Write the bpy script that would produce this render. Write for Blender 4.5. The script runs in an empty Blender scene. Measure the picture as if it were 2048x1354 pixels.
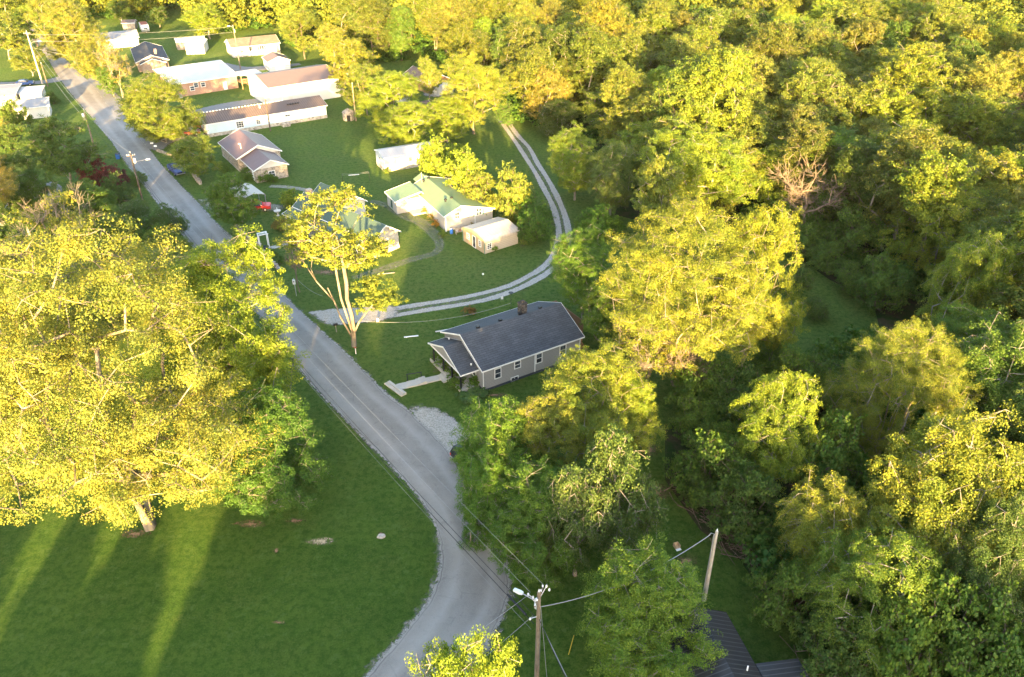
import bpy, math, random
import numpy as np
from mathutils import Vector, Matrix

scene = bpy.context.scene
C = scene.collection
R = math.radians

# ------------------------------------------------------------------ camera, sky, sun, exposure
CAM_H, CAM_F, CAM_P = 56.0, 1593.0, R(32)
cam_d = bpy.data.cameras.new('camera'); cam = bpy.data.objects.new('camera', cam_d); C.objects.link(cam)
cam_d.sensor_width = 36; cam_d.lens = 28.0; cam_d.clip_end = 5000
cam.location = (0, 0, CAM_H); cam.rotation_euler = (R(90) - CAM_P, 0, 0)
scene.camera = cam
SUN_EL, SUN_AZ = 9.0, 95.0          # light travels towards compass-math angle SUN_AZ
HAZE = .00002
W = bpy.data.worlds.new('World'); scene.world = W; W.use_nodes = True
nt = W.node_tree; bg = nt.nodes['Background']
sky = nt.nodes.new('ShaderNodeTexSky'); sky.sky_type = 'NISHITA'; sky.sun_disc = False
sky.sun_elevation = R(SUN_EL); sky.sun_rotation = R(175); sky.air_density = 1.0; sky.dust_density = 2.0; sky.ozone_density = 1.0
nt.links.new(sky.outputs[0], bg.inputs[0]); bg.inputs[1].default_value = 0.12
sd = bpy.data.lights.new('sun', 'SUN'); sun = bpy.data.objects.new('sun', sd); C.objects.link(sun)
sd.energy = 5.0; sd.angle = R(0.5); sd.color = (1.0, 0.66, 0.25)
d = Vector((math.cos(R(SUN_AZ)) * math.cos(R(SUN_EL)), math.sin(R(SUN_AZ)) * math.cos(R(SUN_EL)), -math.sin(R(SUN_EL))))
sun.rotation_euler = d.to_track_quat('-Z', 'Y').to_euler(); sun.location = (0, -60, 80)
vs = scene.view_settings; vs.view_transform = 'Standard'; vs.look = 'None'; vs.exposure = 3.25; vs.gamma = 1.0
cy = scene.cycles; cy.max_bounces = 5; cy.diffuse_bounces = 3; cy.glossy_bounces = 2; cy.transmission_bounces = 3
cy.transparent_max_bounces = 6; cy.use_adaptive_sampling = True

# ------------------------------------------------------------------ helpers
def at(px, py, z=0.0):
    """ground (or height z) point under a picture position"""
    a = (px - 1024) / CAM_F; b = (677 - py) / CAM_F
    dy = math.cos(CAM_P) + b * math.sin(CAM_P); dz = -math.sin(CAM_P) + b * math.cos(CAM_P)
    t = (z - CAM_H) / dz
    return Vector((a * t, dy * t, z))
def pix(x, y, z=0.0):
    Z = z - CAM_H; dd = y * math.cos(CAM_P) - Z * math.sin(CAM_P); u = y * math.sin(CAM_P) + Z * math.cos(CAM_P)
    return 1024 + CAM_F * x / dd, 677 - CAM_F * u / dd

def tag(o, label=None, cat=None, group=None, kind=None):
    if label: o['label'] = label
    if cat: o['category'] = cat
    if group: o['group'] = group
    if kind: o['kind'] = kind
    return o
def thing(name, label, cat, loc=(0, 0, 0), rz=0.0, group=None):
    o = bpy.data.objects.new(name, None); C.objects.link(o); o.location = loc; o.rotation_euler = (0, 0, rz)
    o.empty_display_size = 0.3
    return tag(o, label, cat, group)

class MB:
    def __init__(s): s.v = []; s.f = []
    def poly(s, pts):
        n = len(s.v); s.v += [tuple(p) for p in pts]; s.f.append(tuple(range(n, n + len(pts)))); return s
    def ext(s, pts, vec):
        pts = [Vector(p) for p in pts]; vec = Vector(vec); n = len(s.v); k = len(pts)
        s.v += [tuple(p) for p in pts] + [tuple(p + vec) for p in pts]
        s.f.append(tuple(range(n, n + k))[::-1]); s.f.append(tuple(range(n + k, n + 2 * k)))
        for i in range(k):
            j = (i + 1) % k; s.f.append((n + i, n + j, n + k + j, n + k + i))
        return s
    def box(s, x0, x1, y0, y1, z0, z1):
        return s.ext([(x0, y0, z0), (x1, y0, z0), (x1, y1, z0), (x0, y1, z0)], (0, 0, z1 - z0))
    def tube(s, pts, r, n=8, r1=None, cap=True):
        pts = [Vector(p) for p in pts]; m = len(pts); base = len(s.v)
        for i, p in enumerate(pts):
            t = (pts[min(i + 1, m - 1)] - pts[max(i - 1, 0)]).normalized()
            a = t.orthogonal().normalized() if abs(t.z) < .99 else Vector((1, 0, 0)); a = (a - t * a.dot(t)).normalized(); b = t.cross(a)
            rr = r if r1 is None else r + (r1 - r) * i / max(1, m - 1)
            if isinstance(r, (list, tuple)): rr = r[i]
            for k in range(n):
                w = 2 * math.pi * k / n; s.v.append(tuple(p + a * (rr * math.cos(w)) + b * (rr * math.sin(w))))
        for i in range(m - 1):
            for k in range(n):
                k2 = (k + 1) % n; s.f.append((base + i * n + k, base + i * n + k2, base + (i + 1) * n + k2, base + (i + 1) * n + k))
        if cap:
            s.f.append(tuple(base + k for k in range(n))[::-1]); s.f.append(tuple(base + (m - 1) * n + k for k in range(n)))
        return s
    def lathe(s, prof, c=(0, 0, 0), n=14):
        base = len(s.v)
        for (r, z) in prof:
            for k in range(n):
                w = 2 * math.pi * k / n; s.v.append((c[0] + r * math.cos(w), c[1] + r * math.sin(w), c[2] + z))
        for i in range(len(prof) - 1):
            for k in range(n):
                k2 = (k + 1) % n; s.f.append((base + i * n + k, base + i * n + k2, base + (i + 1) * n + k2, base + (i + 1) * n + k))
        s.f.append(tuple(base + k for k in range(n))[::-1]); s.f.append(tuple(base + (len(prof) - 1) * n + k for k in range(n)))
        return s
    def build(s, name, mat, parent=None, bevel=0.0, smooth=False):
        me = bpy.data.meshes.new(name); me.from_pydata(s.v, [], s.f)
        import bmesh
        bm = bmesh.new(); bm.from_mesh(me); bmesh.ops.recalc_face_normals(bm, faces=bm.faces)
        if bevel: bmesh.ops.bevel(bm, geom=list(bm.edges), offset=bevel, segments=2, affect='EDGES', clamp_overlap=True)
        bm.to_mesh(me); bm.free()
        if smooth:
            for p in me.polygons: p.use_smooth = True
        me.materials.append(mat)
        o = bpy.data.objects.new(name, me); C.objects.link(o)
        if parent: o.parent = parent
        return o

# ------------------------------------------------------------------ materials
class NT:
    def __init__(s, name, rough=0.9, spec=0.3):
        s.m = bpy.data.materials.new(name); s.m.use_nodes = True; s.n = s.m.node_tree.nodes; s.l = s.m.node_tree.links
        s.b = s.n['Principled BSDF']; s.b.inputs['Roughness'].default_value = rough; s.b.inputs['Specular IOR Level'].default_value = spec
        s.tc = s.n.new('ShaderNodeTexCoord')
    def obj(s, scale=(1, 1, 1), rot=(0, 0, 0), src='Object'):
        mp = s.n.new('ShaderNodeMapping'); mp.inputs['Scale'].default_value = scale; mp.inputs['Rotation'].default_value = rot
        s.l.new(s.tc.outputs[src], mp.inputs[0]); return mp.outputs[0]
    def noise(s, scale, detail=4, rough=.6, vec=None):
        t = s.n.new('ShaderNodeTexNoise'); t.inputs['Scale'].default_value = scale; t.inputs['Detail'].default_value = detail; t.inputs['Roughness'].default_value = rough
        s.l.new(vec or s.tc.outputs['Object'], t.inputs['Vector']); return t.outputs[0]
    def vor(s, scale, vec=None, feature='F1', out='Distance'):
        t = s.n.new('ShaderNodeTexVoronoi'); t.feature = feature; t.inputs['Scale'].default_value = scale
        s.l.new(vec or s.tc.outputs['Object'], t.inputs['Vector']); return t.outputs[out]
    def ramp(s, f, stops, interp='LINEAR'):
        r = s.n.new('ShaderNodeValToRGB'); r.color_ramp.interpolation = interp
        e = r.color_ramp.elements
        while len(e) < len(stops): e.new(.5)
        for i, (p, c) in enumerate(stops):
            e[i].position = p; e[i].color = (c if isinstance(c, tuple) else (c, c, c)) + (1,)
        s.l.new(f, r.inputs[0]); return r.outputs[0]
    def mix(s, f, a, b, mode='MIX'):
        m = s.n.new('ShaderNodeMix'); m.data_type = 'RGBA'; m.blend_type = mode
        for q, k in ((f, 0), (a, 6), (b, 7)):
            if isinstance(q, (int, float)): m.inputs[k].default_value = q
            elif isinstance(q, tuple): m.inputs[k].default_value = q + (1,)
            else: s.l.new(q, m.inputs[k])
        return m.outputs[2]
    def math(s, op, a, b=None, clamp=False):
        m = s.n.new('ShaderNodeMath'); m.operation = op; m.use_clamp = clamp
        for q, k in ((a, 0), (b, 1)):
            if q is None: continue
            if isinstance(q, (int, float)): m.inputs[k].default_value = q
            else: s.l.new(q, m.inputs[k])
        return m.outputs[0]
    def col(s, c):
        if isinstance(c, tuple): s.b.inputs['Base Color'].default_value = c + (1,)
        else: s.l.new(c, s.b.inputs['Base Color'])
        return s
    def bump(s, h, strength=.5, dist=.05):
        b = s.n.new('ShaderNodeBump'); b.inputs['Strength'].default_value = strength; b.inputs['Distance'].default_value = dist
        s.l.new(h, b.inputs['Height']); s.l.new(b.outputs[0], s.b.inputs['Normal']); return s

def m_plain(name, c, rough=.7, var=.25, scale=1.5, metallic=0.0, spec=.3):
    t = NT(name, rough, spec); n = t.noise(scale, 5); n2 = t.noise(scale * 14, 3)
    a = tuple(x * (1 - var) for x in c); b = tuple(min(1, x * (1 + var * .6)) for x in c)
    base = t.ramp(n, [(.3, a), (.7, b)])
    t.col(t.mix(.25, base, t.ramp(n2, [(.35, a), (.65, b)]))); t.b.inputs['Metallic'].default_value = metallic
    return t.m
def m_lines(name, c, axis='z', period=.2, dark=.6, rough=.6, var=.12, width=.12, spec=.3, dirt=None, metallic=0.0):
    """siding, seams or courses: a thin darker line every period metres along one object axis"""
    t = NT(name, rough, spec); sep = t.n.new('ShaderNodeSeparateXYZ'); t.l.new(t.tc.outputs['Object'], sep.inputs[0])
    v = sep.outputs['XYZ'.index(axis.upper())]
    fr = t.math('FRACT', t.math('DIVIDE', t.math('ADD', v, 100.0), period))
    ln = t.math('LESS_THAN', fr, width)
    n = t.noise(.8, 5); n2 = t.noise(9, 3)
    a = tuple(x * (1 - var) for x in c); b = tuple(min(1, x * (1 + var)) for x in c)
    base = t.mix(.3, t.ramp(n, [(.3, a), (.7, b)]), t.ramp(n2, [(.3, a), (.7, b)]))
    if dirt: base = t.mix(t.ramp(t.noise(.55, 6, .7), [(.5, 0.0), (.72, 1.0)]), base, dirt)
    t.col(t.mix(ln, base, tuple(x * dark for x in c))); t.bump(fr, .5, .03)
    t.b.inputs['Metallic'].default_value = metallic
    return t.m
def m_brick(name, c1, c2, mortar, sx=.22, sz=.075, mode='wall', bw=.02, rough=.9):
    t = NT(name, rough, .2); sep = t.n.new('ShaderNodeSeparateXYZ'); t.l.new(t.tc.outputs['Object'], sep.inputs[0])
    cm = t.n.new('ShaderNodeCombineXYZ')
    if mode == 'wall':
        t.l.new(t.math('ADD', sep.outputs[0], sep.outputs[1]), cm.inputs[0]); t.l.new(sep.outputs[2], cm.inputs[1])
    else:
        t.l.new(sep.outputs[0], cm.inputs[0]); t.l.new(sep.outputs[1], cm.inputs[1])
    br = t.n.new('ShaderNodeTexBrick'); t.l.new(cm.outputs[0], br.inputs['Vector'])
    br.inputs['Color1'].default_value = c1 + (1,); br.inputs['Color2'].default_value = c2 + (1,); br.inputs['Mortar'].default_value = mortar + (1,)
    br.inputs['Scale'].default_value = 1; br.inputs['Brick Width'].default_value = sx; br.inputs['Row Height'].default_value = sz; br.inputs['Mortar Size'].default_value = bw
    br.inputs['Bias'].default_value = 0
    n = t.noise(.7, 5)
    t.col(t.mix(t.ramp(n, [(.35, 0.0), (.7, .45)]), br.outputs[0], tuple(x * .55 for x in c1)))
    t.bump(br.outputs['Fac'], -.4, .02); return t.m
def m_stone(name, c1, c2, mortar=(.35, .33, .30), scale=3.0):
    t = NT(name, .9, .2); cell = t.vor(scale, out='Color'); edge = t.vor(scale, feature='DISTANCE_TO_EDGE')
    v = t.n.new('ShaderNodeSeparateColor'); t.l.new(cell, v.inputs[0])
    base = t.ramp(v.outputs[0], [(.1, c1), (.5, c2), (.9, tuple(x * .5 for x in c1))])
    t.col(t.mix(t.ramp(edge, [(.02, 1.0), (.07, 0.0)]), base, mortar)); t.bump(edge, .6, .05); return t.m

M = {}
def leaf_material(name, young=(.30, .30, .040), old=(.048, .112, .020)):
    t = NT(name, .55, .25); oi = t.n.new('ShaderNodeObjectInfo'); ge = t.n.new('ShaderNodeNewGeometry')
    c = t.ramp(ge.outputs['Random Per Island'], [(0.0, tuple(a * .7 + b * .3 for a, b in zip(old, young))), (.55, tuple((a + b) / 2 for a, b in zip(young, old))), (1.0, young)])
    n = t.noise(.28, 3, .6); c = t.mix(t.ramp(n, [(.35, 0.0), (.65, .55)]), c, old)
    c = t.mix(1.0, c, oi.outputs['Color'], 'MULTIPLY'); t.col(c)
    tr = t.n.new('ShaderNodeBsdfTranslucent'); t.l.new(t.mix(1.0, c, (1.5, 1.35, .6), 'MULTIPLY'), tr.inputs[0])
    mx = t.n.new('ShaderNodeMixShader'); mx.inputs[0].default_value = .38
    t.l.new(t.b.outputs[0], mx.inputs[1]); t.l.new(tr.outputs[0], mx.inputs[2])
    t.l.new(mx.outputs[0], t.n['Material Output'].inputs[0]); return t.m
M['leaf'] = leaf_material('leaf')
def bark(name, a, b, scale=2.0):
    t = NT(name, .95, .15); n = t.noise(scale, 6, .7, t.obj((1, 1, .35))); t.col(t.ramp(n, [(.35, a), (.62, b)])); t.bump(n, .7, .05); return t.m
M['bark'] = bark('bark_brown', (.06, .045, .035), (.16, .13, .10))
M['bark_pale'] = bark('bark_pale', (.09, .075, .058), (.26, .225, .185), 1.2)
M['bark_grey'] = bark('bark_grey', (.13, .115, .10), (.30, .27, .23), 1.6)
M['twig_dead'] = bark('dead_twig', (.12, .09, .07), (.22, .175, .135), 3)

# ------------------------------------------------------------------ fast mesh from arrays
def mesh_np(name, verts, quads, mat, smooth=False):
    me = bpy.data.meshes.new(name); nv = len(verts); nq = len(quads)
    me.vertices.add(nv); me.vertices.foreach_set('co', np.ascontiguousarray(verts, dtype=np.float32).ravel())
    me.loops.add(nq * 4); me.loops.foreach_set('vertex_index', np.ascontiguousarray(quads, dtype=np.int32).ravel())
    me.polygons.add(nq); me.polygons.foreach_set('loop_start', np.arange(0, nq * 4, 4, dtype=np.int32))
    me.polygons.foreach_set('loop_total', np.full(nq, 4, dtype=np.int32))
    if smooth: me.polygons.foreach_set('use_smooth', np.ones(nq, dtype=bool))
    me.update(calc_edges=True); me.materials.append(mat); return me
def norm(a): return a / np.maximum(np.linalg.norm(a, axis=1, keepdims=True), 1e-6)
def leaf_arrays(cent, outw, size, rng, flat=.5):
    """one small four-cornered leaf spray per centre"""
    n = len(cent); nrm = norm(rng.normal(size=(n, 3)) * (1 - flat) + outw * flat + np.array([0, 0, .25]))
    a = norm(np.cross(nrm, rng.normal(size=(n, 3)))); b = np.cross(nrm, a)
    s = (size * rng.uniform(.6, 1.35, n))[:, None]; w = rng.uniform(.32, .5, n)[:, None]
    bend = nrm * s * rng.uniform(-.15, .2, n)[:, None]
    v = np.stack([cent - a * s * .5, cent + b * s * w + bend, cent + a * s * .5, cent - b * s * w + bend], 1)
    return v.reshape(-1, 3), np.arange(n * 4).reshape(-1, 4)
def tubes_np(P0, P1, R0, R1, k=5):
    P0 = np.array(P0); P1 = np.array(P1); R0 = np.array(R0)[:, None, None]; R1 = np.array(R1)[:, None, None]; n = len(P0)
    t = norm(P1 - P0); ref = np.where(np.abs(t[:, 2:3]) > .9, np.array([[1., 0, 0]]), np.array([[0, 0, 1.]]))
    a = norm(np.cross(t, ref)); b = np.cross(t, a); w = np.arange(k) * 2 * np.pi / k
    ring = a[:, None, :] * np.cos(w)[None, :, None] + b[:, None, :] * np.sin(w)[None, :, None]
    v = np.concatenate([P0[:, None] + ring * R0, P1[:, None] + ring * R1], 1).reshape(-1, 3)
    i = np.arange(k); j = (i + 1) % k; q = np.stack([i, j, j + k, i + k], 1)
    return v, (q[None] + (np.arange(n) * 2 * k)[:, None, None]).reshape(-1, 4)

def tree_arrays(seed, Ht=18.0, Rc=6.5, base=.28, clumps=70, leaves=130, leaf=.28, rc=1.0, lobes=9, top=1.0, droop=0.0,
                trunk_r=.32, twig=0.02, bare=0.0, lean=(0, 0), stems=1, fill=0.25, flat=.55, sticks=0, up=.2, core=.3):
    rng = np.random.default_rng(seed)
    zb = Ht * base; cz = (Ht + zb) / 2; hz = (Ht - zb) / 2
    ax = np.array([Rc, Rc, hz])
    # lobes: big rounded masses that make the outline uneven
    L = []; LR = []
    for i in range(lobes):
        th = 2 * np.pi * (i * .618 + rng.uniform(0, .2)); u = (-.92 + 1.72 * ((i * .381 + rng.uniform(0, .15)) % 1)) if i else .75
        r = (max(0, 1 - u * u)) ** (.5 if u > 0 else .28) * rng.uniform(.45, .74)
        taper = 1 - .35 * max(0, u) * top
        L.append([math.cos(th) * r * Rc * taper + lean[0] * (u + 1) / 2, math.sin(th) * r * Rc * taper + lean[1] * (u + 1) / 2, cz + u * hz * .74]); LR.append(rng.uniform(.34, .5))
    L = np.array(L); LR = np.array(LR)[:, None] * np.array([[Rc, Rc, max(hz * .75, Rc * .6)]])
    pts = []; ncore = int(clumps * core)
    while len(pts) < ncore:      # a rounded inner mass closes the holes between the lobes
        dv = rng.normal(size=3); dv /= np.linalg.norm(dv); f = rng.uniform(.62, .84)
        p = np.array([lean[0] * .6, lean[1] * .6, cz]) + dv * f * ax * np.array([1, 1, .95])
        if p[2] > zb * .9: pts.append(p)
    while len(pts) < clumps:
        i = rng.integers(lobes); dv = rng.normal(size=3); dv /= np.linalg.norm(dv); dv[2] = dv[2] if dv[2] > -.5 else dv[2] * .7
        rad = 1.0 if rng.random() > fill else rng.uniform(.3, .9)
        p = L[i] + dv * LR[i] * rad
        inside = ((((p - L) / LR) ** 2).sum(1) < .55).sum()
        if inside > (1 if rad < 1 else 0): continue
        if p[2] < zb * .8: continue
        pts.append(p)
    pts = np.array(pts)
    ctr = np.array([lean[0] * .5, lean[1] * .5, zb + hz * .6])
    # skeleton grown towards the clumps
    nodes = [np.array([0., 0., 0.])]; par = [-1]
    nt_ = 7; roots = []
    for s in range(stems):
        off = np.array([rng.normal() * .25, rng.normal() * .25, 0]) * (stems > 1); prev = 0
        hd = np.array([rng.normal() * Rc * .22, rng.normal() * Rc * .22, 0]) * (1.0 if stems > 1 else .25)
        for k in range(1, nt_ + 1):
            f = k / nt_; p = off + hd * f ** 1.3 + np.array([lean[0] * f * .7, lean[1] * f * .7, (zb + hz * 1.15) * f]) + rng.normal(size=3) * [.12, .12, 0]
            nodes.append(p); par.append(prev); prev = len(nodes) - 1
    order = np.argsort(np.linalg.norm((pts - np.array([0, 0, zb])) * [1, 1, .8], axis=1)); tips = []
    for i in order:
        p = pts[i]; N = np.array(nodes); dv = p - N; dist = np.linalg.norm(dv, axis=1)
        ok = (N[:, 2] < p[2] + .1 * Rc) & (N[:, 2] > zb * .55)
        cost = dist + np.where(ok, 0, 50) + np.maximum(0, .7 * dist - dv[:, 2]) * .35
        j = int(np.argmin(cost)); q = N[j]; dd = np.linalg.norm(p - q); ns = max(1, int(dd / 1.3)); prev = j
        for k in range(1, ns + 1):
            f = k / ns; m = q + (p - q) * f + rng.normal(size=3) * .10 * dd * (1 - f) * .6; m[2] += math.sin(f * math.pi) * dd * .08
            nodes.append(m); par.append(prev); prev = len(nodes) - 1
        tips.append(prev)
    N = np.array(nodes); w = np.zeros(len(N))
    for t_ in tips: w[t_] += 1
    for i in range(len(N) - 1, 0, -1): w[par[i]] += max(w[i], .3)
    rad = trunk_r * (w / w[0]) ** .46; rad = np.maximum(rad, twig)
    P0 = []; P1 = []; A = []; B = []
    for i in range(1, len(N)):
        p = par[i]; P0.append(N[p]); P1.append(N[i]); r0 = rad[p] if (p or True) else 0; A.append(min(rad[p], rad[i] * 1.35) if p else rad[0] * 1.25); B.append(rad[i])
    # clumps
    cent = []; outw = []; tw0 = []; tw1 = []
    for i, p in enumerate(pts):
        if rng.random() < bare:
            for k in range(sticks or 6):
                e = p + rng.normal(size=3) * rc * [.7, .7, .5] + (p - ctr) * .12 + [0, 0, .5 * rc]; m = (p + e) / 2 + rng.normal(size=3) * .12
                tw0 += [p, m]; tw1 += [m, e]
                for _ in range(2): tw0.append(m); tw1.append(m + rng.normal(size=3) * rc * .35 + (e - m) * .6)
            continue
        n = int(leaves * rng.uniform(.6, 1.3)); sc = rc * rng.uniform(.75, 1.3)
        o = (p - ctr) / ax; o /= max(np.linalg.norm(o), .01)
        dv = norm(rng.normal(size=(n, 3))) * (rng.random(n) ** .45)[:, None]
        # little sub-tufts inside a clump
        tuf = rng.normal(size=(7, 3)) * .55; dv = dv * .5 + tuf[rng.integers(7, size=n)]
        c = p + dv * sc * [1.0, 1.0, .62]; c[:, 2] -= droop * sc * (dv[:, 0] ** 2 + dv[:, 1] ** 2)
        cent.append(c); outw.append(norm(dv * 1.1 + o * .8 + [0, 0, up]))
        for k in range(3 if twig < .03 else 1):
            tw0.append(p); tw1.append(c[k])
    cv = cq = None
    if cent:
        cv, cq = leaf_arrays(np.concatenate(cent), np.concatenate(outw), leaf, rng, flat)
    if tw0: P0 += list(tw0); P1 += list(tw1); A += [twig * 1.1] * len(tw0); B += [twig * .5] * len(tw0)
    tv, tq = tubes_np(P0, P1, A, B, 5 if trunk_r < .6 else 7)
    return (tv, tq), (cv, cq)

PROTO = {}
def proto(key, mat='leaf', bk='bark', crown='crown', **kw):
    (tv, tq), (cv, cq) = tree_arrays(**kw)
    PROTO[key] = (mesh_np(key + '_trunk', tv, tq, M[bk], True), mesh_np(key + '_crown', cv, cq, M[mat]) if cv is not None else None, kw.get('Ht', 18.0), kw.get('Rc', 6.5))
def plant(key, name, label, cat, x, y, h=None, r=None, rz=0.0, tint=(1, 1, 1), group=None, z=0.0, names=('trunk', 'crown')):
    tm, cm, H0, R0 = PROTO[key]; h = h or H0; r = r or R0
    o = thing(name, label, cat, (x, y, z), rz, group); o.scale = (r / R0, r / R0, h / H0)
    for nm, me in ((names[0], tm), (names[1], cm)):
        if me is None: continue
        c = bpy.data.objects.new(nm, me); C.objects.link(c); c.parent = o; c.color = tint + (1,) if nm == names[1] else (1, 1, 1, 1)
    return o

# ------------------------------------------------------------------ the setting: ground, road, gravel
def m_ground():
    t = NT('grass_ground', .95, .1)
    big = t.noise(.035, 4, .6); mid = t.noise(.35, 5, .65); fine = t.noise(7, 4, .7); vfine = t.noise(26, 2, .8)
    a = t.ramp(big, [(.32, (.050, .145, .013)), (.68, (.098, .190, .024))])
    a = t.mix(t.ramp(mid, [(.40, 0.0), (.75, .55)]), a, (.165, .210, .042))
    a = t.mix(t.ramp(mid, [(.28, .6), (.42, 0.0)]), a, (.030, .078, .012))
    a = t.mix(t.ramp(fine, [(.35, .75), (.60, 0.0)]), a, (.018, .052, .008))
    a = t.mix(t.ramp(vfine, [(.50, 0.0), (.72, .55)]), a, (.115, .19, .035))
    straw = t.math('MULTIPLY', t.ramp(t.noise(.11, 5, .7), [(.55, 0.0), (.72, 1.0)]), t.ramp(fine, [(.4, .1), (.7, .9)]))
    a = t.mix(t.math('MULTIPLY', straw, .45), a, (.16, .13, .06))
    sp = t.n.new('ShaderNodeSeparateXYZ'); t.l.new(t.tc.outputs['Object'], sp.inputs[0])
    dry = t.math('MULTIPLY', t.ramp(t.math('DIVIDE', sp.outputs[1], 300.0), [(.18, .10), (.36, .85)]), t.ramp(t.noise(.06, 5, .7), [(.3, .45), (.7, 1.0)]))  # grass tone mixed paler and yellower with growing y, broken up by noise
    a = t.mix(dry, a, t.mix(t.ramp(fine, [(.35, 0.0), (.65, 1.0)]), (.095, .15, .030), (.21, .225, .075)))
    wv = t.n.new('ShaderNodeTexWave'); wv.inputs['Scale'].default_value = .30; wv.inputs['Distortion'].default_value = 2.5; wv.inputs['Detail'].default_value = 2; wv.inputs['Detail Scale'].default_value = .6
    t.l.new(t.obj((1, 1, 1), (0, 0, R(35))), wv.inputs[0])
    a = t.mix(t.math('MULTIPLY', wv.outputs[1], .10), a, (.11, .16, .04))
    dk = t.noise(1.6, 6, .8); a = t.mix(t.ramp(t.noise(.16, 6, .75), [(.42, 0.0), (.62, .5)]), a, (.11, .19, .028)); a = t.mix(t.ramp(dk, [(.40, .75), (.54, 0.0)]), a, (.028, .090, .010)); clo = t.noise(.75, 3, .9); a = t.mix(t.ramp(clo, [(.56, 0.0), (.66, .5)]), a, (.12, .20, .05))
    t.col(a); t.bump(t.math('ADD', fine, vfine), 1.0, .2); return t.m
def m_sheet(name, cols, scale=10, edge_noise=2.5, soft=.25, speck=.5, extra=None, rough=.95):
    """a surface with a ragged rim: the edge attribute thins it out through noise"""
    t = NT(name, rough, .15); n = t.noise(.7, 5, .6); f = t.noise(scale, 4, .75); v = t.vor(scale * 1.6, out='Color')
    sv = t.n.new('ShaderNodeSeparateColor'); t.l.new(v, sv.inputs[0])
    c = t.ramp(n, [(.3, cols[0]), (.7, cols[1])]); c = t.mix(t.ramp(f, [(.35, speck), (.6, 0.0)]), c, cols[2]); c = t.mix(t.math('MULTIPLY', sv.outputs[0], speck * .6), c, cols[3])
    if extra: c = extra(t, c)
    t.col(c); t.bump(f, .6, .04)
    at_ = t.n.new('ShaderNodeAttribute'); at_.attribute_name = 'edge'
    e = t.math('ADD', at_.outputs['Fac'], t.math('MULTIPLY', t.math('SUBTRACT', t.noise(edge_noise, 6, .75), .5), 1.5))
    al = t.ramp(e, [(.30, 0.0), (.30 + soft, 1.0)])
    tr = t.n.new('ShaderNodeBsdfTransparent'); mx = t.n.new('ShaderNodeMixShader')
    t.l.new(al, mx.inputs[0]); t.l.new(tr.outputs[0], mx.inputs[1]); t.l.new(t.b.outputs[0], mx.inputs[2]); t.l.new(mx.outputs[0], t.n['Material Output'].inputs[0])
    return t.m
def catmull(pts, step=1.5):
    P = [Vector(p) for p in pts]; P = [P[0] * 2 - P[1]] + P + [P[-1] * 2 - P[-2]]; out = []
    for i in range(1, len(P) - 2):
        n = max(2, int((P[i + 1] - P[i]).length / step))
        for k in range(n):
            t = k / n; a, b, c, d_ = P[i - 1], P[i], P[i + 1], P[i + 2]
            out.append(.5 * ((2 * b) + (c - a) * t + (2 * a - 5 * b + 4 * c - d_) * t * t + (3 * b - a - 3 * c + d_) * t ** 3))
    return out + [P[-2]]
def strip(name, left, right, mat, z, prof=(0, 1, 1, 1, 0), crown=0.0, label=None, kind='structure', jit=.12, widen=0.0, rmap=None):
    """sheet between two outline curves of equal sample count"""
    n = 90 if len(left) < 12 else 220
    def resamp(pts):
        c = catmull(pts); L = [0]
        for i in range(1, len(c)): L.append(L[-1] + (c[i] - c[i - 1]).length)
        out = []; j = 0
        for k in range(n):
            s = L[-1] * k / (n - 1)
            while j < len(L) - 2 and L[j + 1] < s: j += 1
            f = (s - L[j]) / max(1e-6, L[j + 1] - L[j]); out.append(c[j] + (c[j + 1] - c[j]) * min(1, f))
        return out
    l, r = resamp(left), resamp(right); rg = random.Random(len(name) + n)
    v = []; e = []; uu = []; m = len(prof)
    for i in range(n):
        a, b = l[i], r[i]; dv = (b - a).normalized() * widen; a = a - dv; b = b + dv
        for k in range(m):
            f = k / (m - 1); p = a + (b - a) * f
            q = rg.uniform(-jit, jit) if k in (0, m - 1) else 0
            v.append((p.x + q, p.y + q, z + crown * math.sin(math.pi * f))); e.append(prof[k]); uu.append(f)
    f = [(i * m + k, i * m + k + 1, (i + 1) * m + k + 1, (i + 1) * m + k) for i in range(n - 1) for k in range(m - 1)]
    me = bpy.data.meshes.new(name); me.from_pydata(v, [], f); at_ = me.attributes.new('edge', 'FLOAT', 'POINT'); at_.data.foreach_set('value', e); at_ = me.attributes.new('across', 'FLOAT', 'POINT'); at_.data.foreach_set('value', uu)
    me.materials.append(mat); o = bpy.data.objects.new(name, me); C.objects.link(o); return tag(o, label, None, None, kind)
def track(name, pts, width, mat, z, **k):
    c = [at(*p) for p in pts]; L = []; Rr = []
    for i, p in enumerate(c):
        t = (c[min(i + 1, len(c) - 1)] - c[max(i - 1, 0)]).normalized(); nrm = Vector((-t.y, t.x, 0)); w = width[i] if isinstance(width, (list, tuple)) else width
        L.append(p + nrm * w / 2); Rr.append(p - nrm * w / 2)
    return strip(name, L, Rr, mat, z, **k)
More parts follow.
